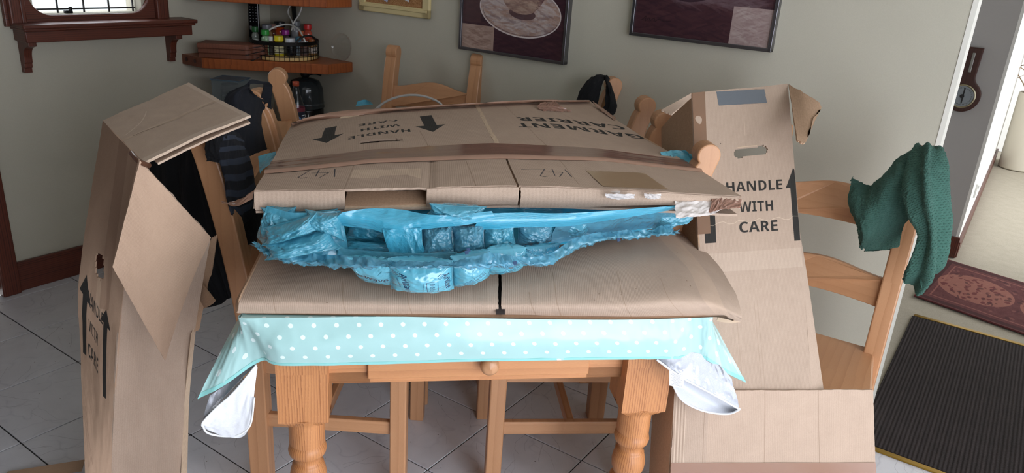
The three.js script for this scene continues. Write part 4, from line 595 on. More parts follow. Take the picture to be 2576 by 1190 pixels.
  mesh('side_flap', patch([[[478, 840, 0.515], [492, 836, 0.515]], [[490, 740, 0.635], [514, 720, 0.66]], [[500, 655, 0.745], [523, 690, 0.70]], [[522, 604, 0.815], [535, 598, 0.825]]].map((r) => r.map((p) => pt(p).add(V(0.004, 0, -0.012)))), { nu: 10, nv: 50, t: 0.004, jag: 0.03, uv: [0, 0, 0.05, 0.3] }), KRAFTIN, c);
  mesh('torn_edge', patch([[[455, 1190, 0.045], [470, 1190, 0.045]], [[463, 1020, 0.265], [476, 1000, 0.29]], [[482, 840, 0.51], [495, 800, 0.55]]].map((r) => r.map((p) => pt(p).add(V(0.002, 0, 0.004)))), { nu: 6, nv: 60, t: 0.002, jag: 0.03, uv: [0, 0, 0.05, 0.3] }), TORN, c);
  mesh('corner_tape', tube([[262, 304, 1.05], [300, 345, 1.054], [330, 380, 1.053], [352, 402, 1.052], [375, 412, 1.048]].slice(2).map((p) => pt(p).add(V(0, -0.004, 0.0))), 0.005, 40, 8), std({ color: 0x6d4a38, roughness: 0.15 }), c);
  mesh('floor_flap', patch([[[0, 1215, 0.006], [205, 1185, 0.01]], [[20, 1186, 0.01], [212, 1156, 0.03]]], { lin: true, nu: 10, nv: 8, t: 0.004 }), KRAFTIN, c);
}
// ---------------------------------------------------------------- blue air cushions
{
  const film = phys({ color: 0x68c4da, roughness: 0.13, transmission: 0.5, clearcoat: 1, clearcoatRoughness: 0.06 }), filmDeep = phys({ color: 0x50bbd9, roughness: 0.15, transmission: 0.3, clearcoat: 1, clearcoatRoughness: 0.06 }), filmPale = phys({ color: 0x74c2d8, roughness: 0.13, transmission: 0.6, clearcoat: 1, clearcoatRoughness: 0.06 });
  const printed = (draw, rep = [1, 1]) => phys({ map: tex(canvas(512, 512, (g) => { g.fillStyle = '#6cc3d8'; g.fillRect(0, 0, 512, 512); draw(g); }), ...rep), roughness: 0.2, transmission: 0.3, clearcoat: 1, clearcoatRoughness: 0.06 });
  const ink = '#12395e';
  const icon = (g, x, y, r) => { g.strokeStyle = ink; g.lineWidth = 4; g.beginPath(); g.arc(x, y, r, 0, 7); g.stroke(); g.beginPath(); g.moveTo(x - r * 0.5, y); g.lineTo(x, y - r * 0.6); g.lineTo(x + r * 0.5, y); g.lineTo(x, y + r * 0.6); g.closePath(); g.stroke(); };
  const brandMat = printed((g) => {
    words(g, 'AirWave', 130, 250, 78, 1, 1.45, ink); words(g, '100% recyclable', 70, 250, 20, 1, 1.45, ink); icon(g, 60, 130, 30);
    g.strokeStyle = ink; g.lineWidth = 5; g.strokeRect(300, 180, 92, 180); for (const y of [215, 265, 315]) icon(g, 346, y, 18); for (let i = 0; i < 6; i++) { g.fillStyle = ink; g.fillRect(270 - i, 190 + i * 26, 4, 20); }
    words(g, 'AirWave', 470, 250, 66, 1, 1.5, ink); icon(g, 420, 130, 28);
  }), linesMat = printed((g) => { g.fillStyle = ink; g.save(); g.translate(256, 330); g.rotate(-0.5); for (let i = 0; i < 7; i++) g.fillRect(-170, -60 + i * 16, 150, 6); g.strokeStyle = ink; g.lineWidth = 5; g.strokeRect(0, -70, 160, 110); for (const x of [30, 80, 130]) icon(g, x, -15, 18); g.restore(); });
  const crk = tex(canvas(512, 512, pixels(512, 512, (x, y) => { const n = (f, q) => 1 - Math.abs(noise.noise(x * f, y * f * 0.6 + q, q)) * 2.2, k = 128 + 70 * (n(0.016, 3) * 0.6 + n(0.041, 9) * 0.4 + n(0.1, 5) * 0.18 - 0.6); return [k, k, k]; })), 1, 1, false);
  for (const m of [film, filmDeep, filmPale]) { m.bumpMap = crk.clone(); m.bumpMap.repeat.set(1.3, 1.3); m.bumpScale = 0.002; }
  const bag = thing('air_cushion_bag', 'crumpled blue plastic air cushions squeezed between the two flattened cartons', 'packaging');
  // an inflated cushion between four corners (bottom left, bottom right, top left, top right)
  function cushion(q, T, m, sd, name = 'cushion') {
    const [a, b, c, d] = q.map(pt), nrm = b.clone().sub(a).add(d.clone().sub(c)).cross(c.clone().sub(a).add(d.clone().sub(b))).normalize();
    const w = b.distanceTo(a), h = c.distanceTo(a);
    const half = (s) => sheet((u, v) => {
      const x = Math.abs(2 * u - 1), y = Math.abs(2 * v - 1), full = Math.pow(Math.max(0, 1 - Math.pow(x, 2.6)) * Math.max(0, 1 - Math.pow(y, 2.6)), 0.62);
      const uu = u + (0.5 - u) * (sd < 6 ? 0.05 : 0.17) * (1 - y * y), vv = v + (0.5 - v) * (sd < 6 ? 0.1 : 0.17) * (1 - x * x), p = a.clone().lerp(b, uu).lerp(c.clone().lerp(d, uu), vv);
      const e = Math.max(x, y), pl = Math.sin((x > y ? v * h : u * w) * 190 + fbm(u * 5, v * 5, sd) * 5) * 0.0035 * Math.pow(e, 4) * (1 - Math.pow(e, 14));
      return p.addScaledVector(nrm, s * (T * full + pl + fbm(u * 3 + sd, v * 3, sd) * T * (sd < 5 ? 0.2 : 0.5) * full));
    }, { nu: 44, nv: 44, t: 0.0005 });
    const g1 = half(1), g2 = half(-1); { const i = g2.index.array; for (let k = 0; k < i.length; k += 3) { const x = i[k]; i[k] = i[k + 1]; i[k + 1] = x; } const n = g2.attributes.normal; for (let k = 0; k < n.count; k++) n.setXYZ(k, -n.getX(k), -n.getY(k), -n.getZ(k)); }
    return mesh(name, merge([g1, g2]), m, bag);
  }
  const ridge = (p, f, a) => { const n = (k, q) => 1 - 2 * Math.abs(noise.noise(p.x * f * k + q, p.y * f * k * 0.5, p.z * f * k * 0.5)); return a * 0.75 * (n(0.7, 0) * 0.6 + n(1.7, 3) * 0.26 + n(4.1, 7) * 0.1); };
  const crumple = (name, rows, m, f = 22, a = 0.008, o = {}) => mesh(name, patch(rows, { nu: 110, nv: 50, t: 0.0004, warp: (u, v, p) => ridge(p, f, a) - a * 0.5, uv: [0, 0, 1, 1], ...o }), m, bag);
  // front row hanging out over the lower carton
  cushion([[985, 728, 0.828], [1142, 728, 0.828], [972, 650, 0.902], [1140, 655, 0.9]], 0.034, brandMat, 1);
  cushion([[905, 690, 0.832], [1005, 716, 0.828], [868, 648, 0.895], [985, 655, 0.9]], 0.022, printed((g) => { words(g, 'AirWave', 250, 230, 110, 1, 0.25, ink); }), 2);
  cushion([[1140, 722, 0.83], [1232, 692, 0.845], [1132, 645, 0.905], [1232, 628, 0.912]], 0.03, linesMat, 3);
  cushion([[1220, 690, 0.84], [1318, 664, 0.852], [1222, 628, 0.91], [1325, 622, 0.905]], 0.026, linesMat, 4);
  cushion([[1305, 668, 0.85], [1392, 655, 0.852], [1320, 622, 0.9], [1410, 612, 0.9]], 0.018, film, 5);
  // behind and above, under the upper carton
  cushion([[668, 625, 0.865], [838, 640, 0.865], [655, 522, 0.955], [850, 525, 0.958]], 0.035, film, 6);
  cushion([[655, 600, 0.88], [720, 640, 0.865], [672, 500, 0.965], [745, 520, 0.96]], 0.03, film, 7);
  cushion([[860, 622, 0.875], [1010, 640, 0.87], [870, 560, 0.93], [990, 560, 0.93]].map((p) => pt(p).addScaledVector(TD, 0.04)), 0.02, filmDeep, 8);
  cushion([[1058, 648, 0.88], [1150, 645, 0.88], [1055, 560, 0.94], [1140, 558, 0.945]], 0.024, filmPale, 9);
  cushion([[1138, 645, 0.882], [1225, 640, 0.882], [1130, 560, 0.942], [1222, 558, 0.945]], 0.026, filmPale, 10);
  cushion([[1215, 640, 0.885], [1305, 632, 0.885], [1210, 560, 0.945], [1300, 560, 0.945]].map((p) => pt(p).addScaledVector(TD, 0.02)), 0.022, film, 11);
  cushion([[1300, 630, 0.882], [1400, 612, 0.885], [1300, 562, 0.942], [1400, 560, 0.942]].map((p) => pt(p).addScaledVector(TD, 0.02)), 0.026, filmPale, 12);
  cushion([[1060, 548, 0.95], [1230, 552, 0.95], [1080, 512, 0.985], [1225, 520, 0.975]], 0.022, film, 13);
  cushion([[1390, 612, 0.885], [1500, 590, 0.89], [1395, 555, 0.94], [1500, 545, 0.943]].map((p) => pt(p).addScaledVector(TD, 0.02)), 0.025, film, 14);
  cushion([[1640, 580, 0.885], [1745, 545, 0.91], [1640, 530, 0.94], [1760, 515, 0.95]], 0.024, film, 15);
  cushion([[662, 606, 0.885], [820, 560, 0.93], [668, 560, 0.925], [800, 522, 0.962]].map((p) => pt(p).addScaledVector(TD, -0.03)), 0.03, film, 21);
  cushion([[672, 640, 0.865], [872, 612, 0.885], [664, 600, 0.895], [842, 556, 0.935]].map((p) => pt(p).addScaledVector(TD, -0.03)), 0.032, film, 22);
  cushion([[760, 560, 0.93], [870, 600, 0.90], [770, 518, 0.962], [866, 525, 0.96]].map((p) => pt(p).addScaledVector(TD, -0.02)), 0.026, film, 23);
  cushion([[850, 648, 0.862], [1020, 655, 0.868], [862, 612, 0.885], [1000, 625, 0.885]].map((p) => pt(p).addScaledVector(TD, 0.02)), 0.016, filmDeep, 24);
  cushion([[930, 610, 0.885], [1030, 640, 0.87], [925, 590, 0.905], [1000, 580, 0.915]].map((p) => pt(p).addScaledVector(TD, 0.03)), 0.016, film, 25);
  // deep folds that close the gap
  crumple('film_fold', [[[655, 612, 0.86], [860, 640, 0.855], [1100, 640, 0.86], [1400, 625, 0.865], [1700, 575, 0.87]], [[668, 560, 0.91], [870, 575, 0.91], [1100, 575, 0.915], [1400, 570, 0.915], [1700, 545, 0.92]], [[690, 505, 0.955], [880, 515, 0.955], [1100, 520, 0.955], [1400, 525, 0.955], [1700, 510, 0.96]]].map((r, i) => r.map((p) => pt(p).addScaledVector(TD, [0.02, 0.07, 0.085][i]))), filmDeep, 12, 0.014, { nu: 160 });
  crumple('film_fold', [[[640, 592, 0.875], [700, 640, 0.862], [790, 648, 0.862], [880, 640, 0.868]], [[655, 560, 0.92], [720, 590, 0.905], [800, 590, 0.91], [870, 575, 0.92]], [[668, 515, 0.96], [730, 530, 0.955], [800, 528, 0.958], [860, 522, 0.96]]].map((r) => r.map((p) => pt(p).addScaledVector(TD, -0.02))), film, 18, 0.008, { warp: (u, v, p) => ridge(p, 18, 0.01) - 0.012 });
  crumple('film_sheet', [[[848, 562, 0.93], [930, 570, 0.93], [990, 585, 0.925], [1060, 572, 0.935], [1160, 562, 0.945], [1245, 545, 0.955]], [[846, 545, 0.95], [930, 545, 0.952], [1000, 560, 0.945], [1060, 555, 0.95], [1150, 548, 0.957], [1240, 535, 0.964]], [[862, 528, 0.965], [930, 520, 0.968], [1010, 522, 0.968], [1080, 535, 0.965], [1150, 535, 0.966], [1235, 526, 0.97]]].map((r) => r.map((p) => pt(p).addScaledVector(TD, -0.012))), filmDeep, 16, 0.007);
  crumple('film_sheet', [[[1190, 572, 0.93], [1300, 566, 0.935], [1400, 564, 0.935], [1500, 552, 0.94], [1610, 535, 0.95], [1690, 520, 0.958]], [[1200, 552, 0.95], [1300, 548, 0.952], [1400, 548, 0.952], [1500, 540, 0.955], [1610, 525, 0.96], [1695, 515, 0.965]], [[1235, 530, 0.965], [1310, 528, 0.966], [1400, 530, 0.965], [1500, 526, 0.967], [1610, 518, 0.967], [1700, 510, 0.968]]].map((r) => r.map((p) => pt(p).addScaledVector(TD, -0.016))), filmDeep, 9, 0.004);
  crumple('film_fold', [[[985, 640, 0.875], [1040, 645, 0.875], [1075, 640, 0.88]], [[970, 600, 0.91], [1030, 600, 0.912], [1062, 605, 0.91]], [[962, 570, 0.935], [1010, 568, 0.938], [1060, 566, 0.94]]].map((r) => r.map((p) => pt(p).addScaledVector(TD, -0.018))), filmDeep, 30, 0.01, { nu: 50 });
  crumple('film_fold', [[[1385, 615, 0.882], [1500, 590, 0.89], [1600, 580, 0.888], [1690, 560, 0.9], [1735, 545, 0.915]], [[1390, 585, 0.91], [1500, 565, 0.918], [1600, 555, 0.92], [1690, 540, 0.93], [1750, 530, 0.935]], [[1400, 560, 0.935], [1500, 545, 0.943], [1600, 530, 0.95], [1690, 518, 0.957], [1770, 510, 0.957]]].map((r) => r.map((p) => pt(p).addScaledVector(TD, -0.008))), filmPale, 24, 0.012);
  crumple('film_fold', [[[850, 655, 0.862], [1000, 664, 0.868], [1150, 664, 0.872]], [[850, 640, 0.874], [1000, 650, 0.878], [1150, 648, 0.884]], [[850, 622, 0.888], [1000, 634, 0.89], [1150, 632, 0.896]]].map((r) => r.map((p) => pt(p).addScaledVector(TD, -0.004))), film, 20, 0.008, { nv: 20 });
  // crumpled seam strip with its perforated edge
  const seam = [[648, 608, 0.878], [700, 642, 0.86], [790, 655, 0.858], [900, 660, 0.875], [1000, 655, 0.895], [1130, 658, 0.9], [1240, 662, 0.89], [1300, 660, 0.88], [1380, 650, 0.875], [1430, 620, 0.885], [1520, 592, 0.893], [1600, 588, 0.888], [1690, 580, 0.89]];
  const seamT = [[645, 592, 0.895], [705, 622, 0.88], [800, 625, 0.885], [900, 632, 0.9], [1010, 642, 0.906], [1130, 642, 0.912], [1235, 622, 0.92], [1290, 630, 0.91], [1370, 628, 0.9], [1440, 588, 0.912], [1520, 570, 0.913], [1600, 568, 0.908], [1680, 552, 0.912]];
  crumple('seam_strip', [seam.map((p) => pt(p).addScaledVector(TD, -0.03)), seam.map((p, i) => pt(p).lerp(pt(seamT[i]), 0.5).addScaledVector(TD, -0.042)), seamT.map((p) => pt(p).addScaledVector(TD, -0.026))], filmPale, 34, 0.012, { nu: 260, nv: 22, jag: 0.05, uv: [0, 0, 6, 0.4], warp: (u, v, p) => ridge(p, 30, 0.012) - 0.006 + 0.006 * noise.noise(u * 70 + v * 2, v * 1.5, 4) + 0.003 * noise.noise(u * 170, v * 3, 8) });
  for (const q of [[1168, 610, 0.925], [1172, 604, 0.928], [1286, 636, 0.905], [1540, 582, 0.9]]) { const p = pt(q).addScaledVector(TD, -0.05); const m = mesh('print_mark', bx(0.007, 0.007, 0.0015, 0, 0, 0, 0.0005), std({ color: 0x163a60, roughness: 0.3 }), bag); m.position.copy(p); m.rotation.set(-0.5, 0.2, 0.3); }
  // ends poking out at the sides
  crumple('cushion_end', [[[1700, 415, 0.97], [1740, 440, 0.965], [1782, 455, 0.965]], [[1675, 400, 0.985], [1735, 400, 0.985], [1765, 425, 0.975]], [[1668, 388, 0.995], [1715, 380, 1.0], [1752, 395, 0.995]]].map((r) => r.map((p) => pt(p).add(V(-0.005, -0.0, -0.015)))), printed((g) => { g.fillStyle = ink; g.fillRect(150, 110, 50, 6); for (let i = 0; i < 4; i++) g.fillRect(30 + i * 24, 200, 6, 70); }), 26, 0.014, { nu: 60, jag: 0.04 });
  crumple('cushion_end', [[[650, 440, 0.935], [668, 420, 0.945], [690, 405, 0.955]], [[645, 395, 0.955], [665, 388, 0.96], [690, 380, 0.965]]].map((r) => r.map((p) => pt(p).add(V(0, 0, -0.01)))), film, 26, 0.012, { nu: 40, nv: 30 });
  crumple('cushion_end', [[[893, 276, 0.985], [915, 274, 0.985], [938, 272, 0.985]], [[898, 264, 1.0], [915, 260, 1.003], [930, 264, 1.0]]].map((r) => r.map((p) => pt(p).addScaledVector(TD, 0.05))), film, 20, 0.006, { nu: 24, nv: 12 });
}

// ---------------------------------------------------------------- corner shelves and what stands on them
const SH = 0.912;                                                    // upper face of the middle shelf
{
  const shape = (a, b) => { const s = new THREE.Shape(); const x = LEFT, z = BACK; s.moveTo(x, -z); s.lineTo(x + a, -z); s.lineTo(x + a, -(z + b)); s.lineTo(x + b, -(z + a - 0.08)); s.lineTo(x, -(z + a - 0.08)); s.lineTo(x, -z); return s; };
  const slab = (top, th, a = 0.58, b = 0.15) => inRoom(triUV(extrude(shape(a, b), th, 0.004).rotateX(-Math.PI / 2)).translate(0, top - th / 2, 0));
  const mk = (top, th, label) => { const t = thing('corner_shelf', label, 'shelf'); mesh('board', slab(top, th), M.orange, t); return t; };
  mk(1.205, 0.045, 'upper orange-brown corner shelf, cut by the top of the photo');
  const mid = mk(SH, 0.046, 'middle orange-brown corner shelf carrying the wire basket and the wooden boards');
  mesh('end_panel', inRoom(triUV(bx(0.152, 0.044, 0.004, LEFT + 0.075, SH - 0.023, BACK + 0.503, 0.001))), M.board, mid);
  for (const x of [0.035, 0.1]) mesh('screw_hole', inRoom(new THREE.CylinderGeometry(0.009, 0.009, 0.006, 16).rotateX(Math.PI / 2).translate(LEFT + x, SH - 0.02, BACK + 0.504)), M.darkwood, mid);
  mk(0.5, 0.04, 'lower corner shelf behind the chairs, carrying bottles and a dark appliance');
  // stack of dark boards, camera-facing edge
  const bp = [at(560, 146, SH)], yaw = 0.06;
  const bs = new THREE.Shape(); bs.moveTo(-0.135, -0.06); bs.lineTo(0.06, -0.06); bs.quadraticCurveTo(0.085, -0.06, 0.09, -0.04); bs.quadraticCurveTo(0.1, -0.025, 0.125, -0.028); bs.quadraticCurveTo(0.15, -0.028, 0.15, 0); bs.quadraticCurveTo(0.15, 0.028, 0.125, 0.028); bs.quadraticCurveTo(0.1, 0.025, 0.09, 0.04); bs.quadraticCurveTo(0.085, 0.06, 0.06, 0.06); bs.lineTo(-0.135, 0.06); bs.lineTo(-0.135, -0.06);
  const bh = new THREE.Path(); bh.absarc(0.125, 0, 0.008, 0, Math.PI * 2, true); bs.holes.push(bh);
  const bg = triUV(extrude(bs, 0.022, 0.004).rotateX(-Math.PI / 2));
  const where = ['lowest', 'middle', 'topmost'];
  for (let i = 0; i < 3; i++) {
    const b = thing('serving_board', where[i] + ' of three dark wooden boards stacked on the left of the middle corner shelf', 'board', rm(-3.045 + 0.004 * i, -2.19 + 0.006 * i, SH + 0.011 + i * 0.0225), ROOM + 0.64 + 0.03 * i, 'stacked wooden boards');
    mesh('board', bg, M.board, b);
    mesh('cord', tube([V(0.125, 0.008, 0), V(0.15, 0.014, 0.02), V(0.13, 0.006, 0.045), V(0.10 - i * 0.03, -0.012, 0.062), V(0.09 - i * 0.02, -0.02, 0.066), V(0.105 - i * 0.02, -0.012, 0.07)].map((p) => p.setY(Math.max(p.y, -0.01))), 0.0018, 24, 5), M.black, b);
  }
  // wire basket
  const bc = rm(-2.945, -2.395, SH), R = 0.155, basket = thing('wire_basket', 'round black wire basket of jars with a pale wooden base on the middle corner shelf', 'basket', bc);
  mesh('base', lathe([[0, 0.002], [R - 0.004, 0.002], [R - 0.002, 0.004], [R - 0.002, 0.016], [R - 0.004, 0.018], [0, 0.018]], 48), M.palewood, basket);
  const ring = (y, r, th) => new THREE.TorusGeometry(r, th, 6, 64).rotateX(Math.PI / 2).translate(0, y, 0).toNonIndexed();
  mesh('rim', (() => { const g = new THREE.CylinderGeometry(R + 0.002, R + 0.002, 0.013, 64, 1, true).toNonIndexed(), h = new THREE.CylinderGeometry(R - 0.001, R - 0.001, 0.013, 64, 1, true).toNonIndexed(); return merge([g, h, ring(0.0065, R + 0.0005, 0.002), ring(-0.0065, R + 0.0005, 0.002)]).translate(0, 0.078, 0); })(), M.wire, basket);
  const ws = [ring(0.04, R, 0.0014), ring(0.06, R, 0.0014), ring(0.02, R, 0.0016)]; for (let i = 0; i < 44; i++) { const a = i / 44 * Math.PI * 2; ws.push(tube([V(Math.cos(a) * R, 0.002, Math.sin(a) * R), V(Math.cos(a) * R, 0.076, Math.sin(a) * R)], 0.0013, 1, 5)); }
  mesh('wires', merge(ws), M.wire, basket);
  for (const a of [0.55, 0.55 + Math.PI]) mesh('handle', tube([-0.42, -0.3, 0, 0.3, 0.42].map((k, i) => V(Math.cos(a + k) * (R + 0.003), 0.08 + [0, 0.022, 0.036, 0.022, 0][i], Math.sin(a + k) * (R + 0.003))), 0.0045, 24, 8), M.black, basket);
  // jars: [px of centre, py of base behind the basket front, top py, width px, lid colour, body colour, what]
  const jars = [
    [632, 132, 66, 18, 0x1f5a2c, 0x8a8f86, 'small jar with a dark green lid, leftmost in the wire basket'],
    [656, 122, 60, 27, 0x83858c, 0xb09468, 'tall tan jar with a grey lid at the back of the wire basket'],
    [670, 137, 75, 22, 0x2f9a3c, 0x9fc09a, 'jar with a bright green lid and white label in the basket front'],
    [681, 122, 60, 20, 0xa3796a, 0x6d3a24, 'brown jar with a pinkish lid at the back of the wire basket'],
    [703, 122, 54, 30, 0x17181a, 0xc04a20, 'wide orange jar with a black lid at the back of the basket'],
    [683, 138, 91, 13, 0xd9d9d6, 0x55504c, 'tiny jar with a white lid between the green and yellow lids'],
    [703, 140, 90, 26, 0xe6d223, 0xd9c62c, 'jar with a yellow lid and yellow label in the basket front'],
    [720, 128, 75, 21, 0xa8329a, 0x73605c, 'jar with a magenta lid in the middle of the wire basket'],
    [731, 141, 96, 28, 0xd4d8de, 0x16171c, 'black jar with a white lid at the basket front'],
    [745, 126, 61, 23, 0x7d8188, 0x7f93a4, 'clear grey jar with a smoky lid standing tall in the basket'],
    [752, 139, 92, 16, 0x4a7d92, 0x9fb0b8, 'pale blue jar right of the black jar in the basket'],
    [768, 128, 78, 24, 0xe06a24, 0xb58a74, 'jar with an orange lid at the right of the basket'],
    [766, 140, 103, 22, 0xc8c8cc, 0x7d5a50, 'brown jar with a pale label beside the basket handle'],
    [788, 130, 62, 22, 0xcf2a2a, 0xd9604a, 'red bottle with a red cap, rightmost tall item in the basket'],
    [791, 138, 98, 22, 0xb56a3c, 0xa87a44, 'amber jar low at the right end of the basket'],
    [772, 120, 54, 26, 0x6f7175, 0xa8aaae, 'clear jar with a grey lid at the back right of the basket']];
  for (const [x, yb, yt, wpx, lid, body, label] of jars) {
    const p = at(x, yb, SH + 0.018), q = p.clone().sub(bc).setY(0); if (q.length() > R - 0.026) p.addScaledVector(q.normalize(), R - 0.026 - p.clone().sub(bc).setY(0).length());
    const depth = p.clone().sub(camera.position).dot(ray(W / 2, H / 2)), r = wpx / 2 / FOCAL * depth * 0.98, top = onPlane(x, yt, p, V(0, 0, 1)).y - SH - 0.018, lh = Math.min(0.024, top * 0.26);
    const j = thing('jar', label, 'jar', p, 0, 'jars in the wire basket');
    mesh('glass', lathe([[0, 0], [r * 0.92, 0], [r, 0.004], [r, (top - lh) * 0.78], [r * 0.96, (top - lh) * 0.86], [r * 0.72, (top - lh) * 0.93], [r * 0.7, top - lh], [0, top - lh]], 24), phys({ color: new THREE.Color(body), roughness: 0.15, clearcoat: 0.6, transmission: 0.25 }), j);
    mesh('lid', lathe([[0, top - lh], [r * 0.9, top - lh], [r * 0.92, top - lh + 0.002], [r * 0.9, top - 0.003], [r * 0.84, top], [0, top]], 24), std({ color: lid, roughness: 0.35 }), j);
    if (hash(x, yt) > 0.3) mesh('paper_label', new THREE.CylinderGeometry(r * 1.015, r * 1.015, (top - lh) * 0.5, 24, 1, true).translate(0, (top - lh) * 0.42, 0), std({ map: tex(canvas(128, 64, (g) => { g.fillStyle = new THREE.Color(body).lerp(new THREE.Color(hash(x, 1) > 0.5 ? 0xe8e8e4 : 0x20242c), 0.55).getStyle(); g.fillRect(0, 0, 128, 64); g.fillStyle = 'rgba(20,22,30,.7)'; for (let i = 0; i < 4; i++) for (let k = 0; k < 4; k++) g.fillRect(4 + k * 32, 12 + i * 12, 10 + hash(i + k, x) * 14, 4); })), roughness: 0.6 }), j);
  }
  // remote control standing on the shelf against the wall
  const rp = rm(-3.10, -2.345, SH), remote = thing('remote_control', 'long black remote control standing upright behind the wooden boards', 'remote control', rp, -0.02);
  remote.rotation.x = -0.05;
  mesh('body', bx(0.053, 0.262, 0.018, 0, 0.131, 0, 0.007), M.blackGloss, remote);
  const btn = std({ color: 0x9a9ca0, roughness: 0.5 });
  for (let i = 0; i < 6; i++) for (let k = -1; k <= 1; k++) mesh('button', bx(0.004, 0.0035, 0.002, k * 0.014, 0.215 - i * 0.013, 0.0095, 0.0008), btn, remote);
  for (const s of [-1, 1]) mesh('rocker', bx(0.009, 0.018, 0.002, s * 0.013, 0.12, 0.0095, 0.003), btn, remote);
  mesh('dial_ring', new THREE.TorusGeometry(0.012, 0.0015, 6, 28).translate(0, 0.085, 0.0095), std({ color: 0x2c2e33, roughness: 0.3 }), remote);
  // clear plastic lid leaning on the wall
  const lidp = rm(-2.70, -2.535, SH), cl1 = thing('plastic_lid', 'round clear plastic lid leaning on the wall right of the basket', 'lid', lidp, ROOM);
  const disc = lathe([[0, 0], [0.052, 0], [0.06, 0.003], [0.063, 0.012], [0.065, 0.012], [0.065, 0.014], [0.061, 0.014], [0.058, 0.005], [0, 0.003]], 40).rotateX(Math.PI / 2 - 0.1).translate(0, 0.066, 0);
  mesh('disc', disc, M.clear, cl1); mesh('ribs', merge([-0.02, 0.0, 0.02].map((x) => bx(0.003, 0.035, 0.003, x, 0.07, 0.01, 0.001))), M.clear, cl1);
  // cables and a dark strap coming down from the upper shelf
  tag(mesh('cable', tube([rm(-2.99, -2.3, 0.985), rm(-3.0, -2.36, 1.035), rm(-2.96, -2.42, 1.06), rm(-2.88, -2.42, 1.05), rm(-2.82, -2.4, 1.02), rm(-2.8, -2.4, 0.99)], 0.004, 40, 8), M.cable), 'white cable arching over the jars in the wire basket', 'cable');
  tag(mesh('cable', tube([rm(-3.0, -2.5, 1.165), rm(-3.04, -2.5, 1.11), rm(-2.99, -2.48, 1.07), rm(-2.95, -2.46, 1.03)], 0.003, 30, 8), M.cable), 'thin white cable hanging in a bend below the upper corner shelf', 'cable');
  tag(mesh('cable', tube([rm(-2.93, -2.5, 1.165), rm(-2.955, -2.5, 1.11), rm(-2.98, -2.48, 1.06), rm(-2.97, -2.46, 1.03)], 0.0035, 30, 8), M.cable), 'straight white cable hanging below the upper corner shelf', 'cable');
  tag(mesh('strap', patch([[rm(-3.05, -2.545, 0.92), rm(-3.02, -2.545, 0.92)], [rm(-3.07, -2.545, 1.165), rm(-3.045, -2.545, 1.165)]], { lin: true, nu: 2, nv: 6, t: 0.006 }), M.black), 'dark flat strap running down the wall behind the white cables', 'strap');
  // lower shelf: clear box with jar, bottle, appliance
  const LS = 0.5, bxp = at(584, 262, 0.72).setY(LS + 0.0), box = thing('storage_box', 'clear plastic storage box behind the left carton flap, holding a jar', 'box', bxp, -0.1);
  const wall4 = (w, d, h, t) => merge([bx(w, h, t, 0, h / 2, d / 2, 0.001), bx(w, h, t, 0, h / 2, -d / 2, 0.001), bx(t, h, d, w / 2, h / 2, 0, 0.001), bx(t, h, d, -w / 2, h / 2, 0, 0.001), bx(w, t, d, 0, t / 2, 0, 0.001)]);
  mesh('walls', wall4(0.125, 0.11, 0.335, 0.002), phys({ color: 0xe4eaec, transmission: 0.9, roughness: 0.06, thickness: 0 }), box); mesh('rim', (() => { const g = wall4(0.131, 0.116, 0.006, 0.005); return g.translate(0, 0.332, 0); })(), M.clearBlue, box);
  const jr = thing('jar', 'dark jar with a black lid inside the clear storage box', 'jar', bxp.clone().add(V(-0.004, 0.022, 0)));
  mesh('glass', lathe([[0, 0], [0.04, 0], [0.042, 0.01], [0.042, 0.235], [0.034, 0.25], [0, 0.25]], 28), phys({ color: 0x55585c, roughness: 0.15, transmission: 0.4, clearcoat: 0.5 }), jr); mesh('lid', lathe([[0, 0.245], [0.038, 0.245], [0.038, 0.262], [0.034, 0.265], [0.038, 0.268], [0.038, 0.286], [0.035, 0.29], [0, 0.29]], 28), M.black, jr);
  const bot = thing('bottle', 'clear plastic bottle with a dark blue label below the middle corner shelf', 'bottle', at(746, 262, 0.72).addScaledVector(ray(746, 262).setY(0).normalize(), -0.1).setY(LS));
  mesh('glass', lathe([[0, 0], [0.034, 0], [0.036, 0.006], [0.036, 0.2], [0.034, 0.23], [0.018, 0.285], [0.0135, 0.31], [0.0135, 0.325], [0, 0.325]], 32), M.clear, bot); mesh('cap', lathe([[0, 0.322], [0.015, 0.322], [0.015, 0.342], [0, 0.343]], 20), std({ color: 0xb0492c, roughness: 0.4 }), bot);
  mesh('paper_label', new THREE.CylinderGeometry(0.0368, 0.0368, 0.085, 32, 1, true).translate(0, 0.185, 0), std({ map: tex(canvas(256, 96, (g) => { g.fillStyle = '#1c2438'; g.fillRect(0, 0, 256, 96); g.fillStyle = '#7a3040'; g.fillRect(0, 0, 256, 20); for (let k = 0; k < 4; k++) { g.fillStyle = '#5f8fc8'; g.beginPath(); g.arc(20 + k * 64, 55, 12, 0, 7); g.fill(); g.fillStyle = '#e4e8ee'; for (let i = 0; i < 4; i++) g.fillRect(36 + k * 64, 36 + i * 13, 24, 5); } })), roughness: 0.5 }), bot);
  const app = thing('appliance', 'dark rounded kitchen appliance with a row of white marks, right of the bottle', 'appliance', at(770, 262, 0.70).addScaledVector(ray(770, 262).setY(0).normalize(), 0.05).setY(LS), ROOM + 0.5);
  mesh('body', triUV(lathe([[0, 0], [0.08, 0], [0.083, 0.01], [0.083, 0.17], [0.081, 0.18], [0, 0.18]], 36)), M.blackGloss, app);
  mesh('cover', lathe([[0.088, 0.18], [0.085, 0.2], [0.082, 0.27], [0.066, 0.305], [0.03, 0.318], [0, 0.32]], 36), phys({ color: 0x4c5558, transmission: 0.6, roughness: 0.1, thickness: 0 }), app);
  mesh('rim', new THREE.TorusGeometry(0.083, 0.005, 8, 40).rotateX(Math.PI / 2).translate(0, 0.2, 0), M.clearBlue, app);
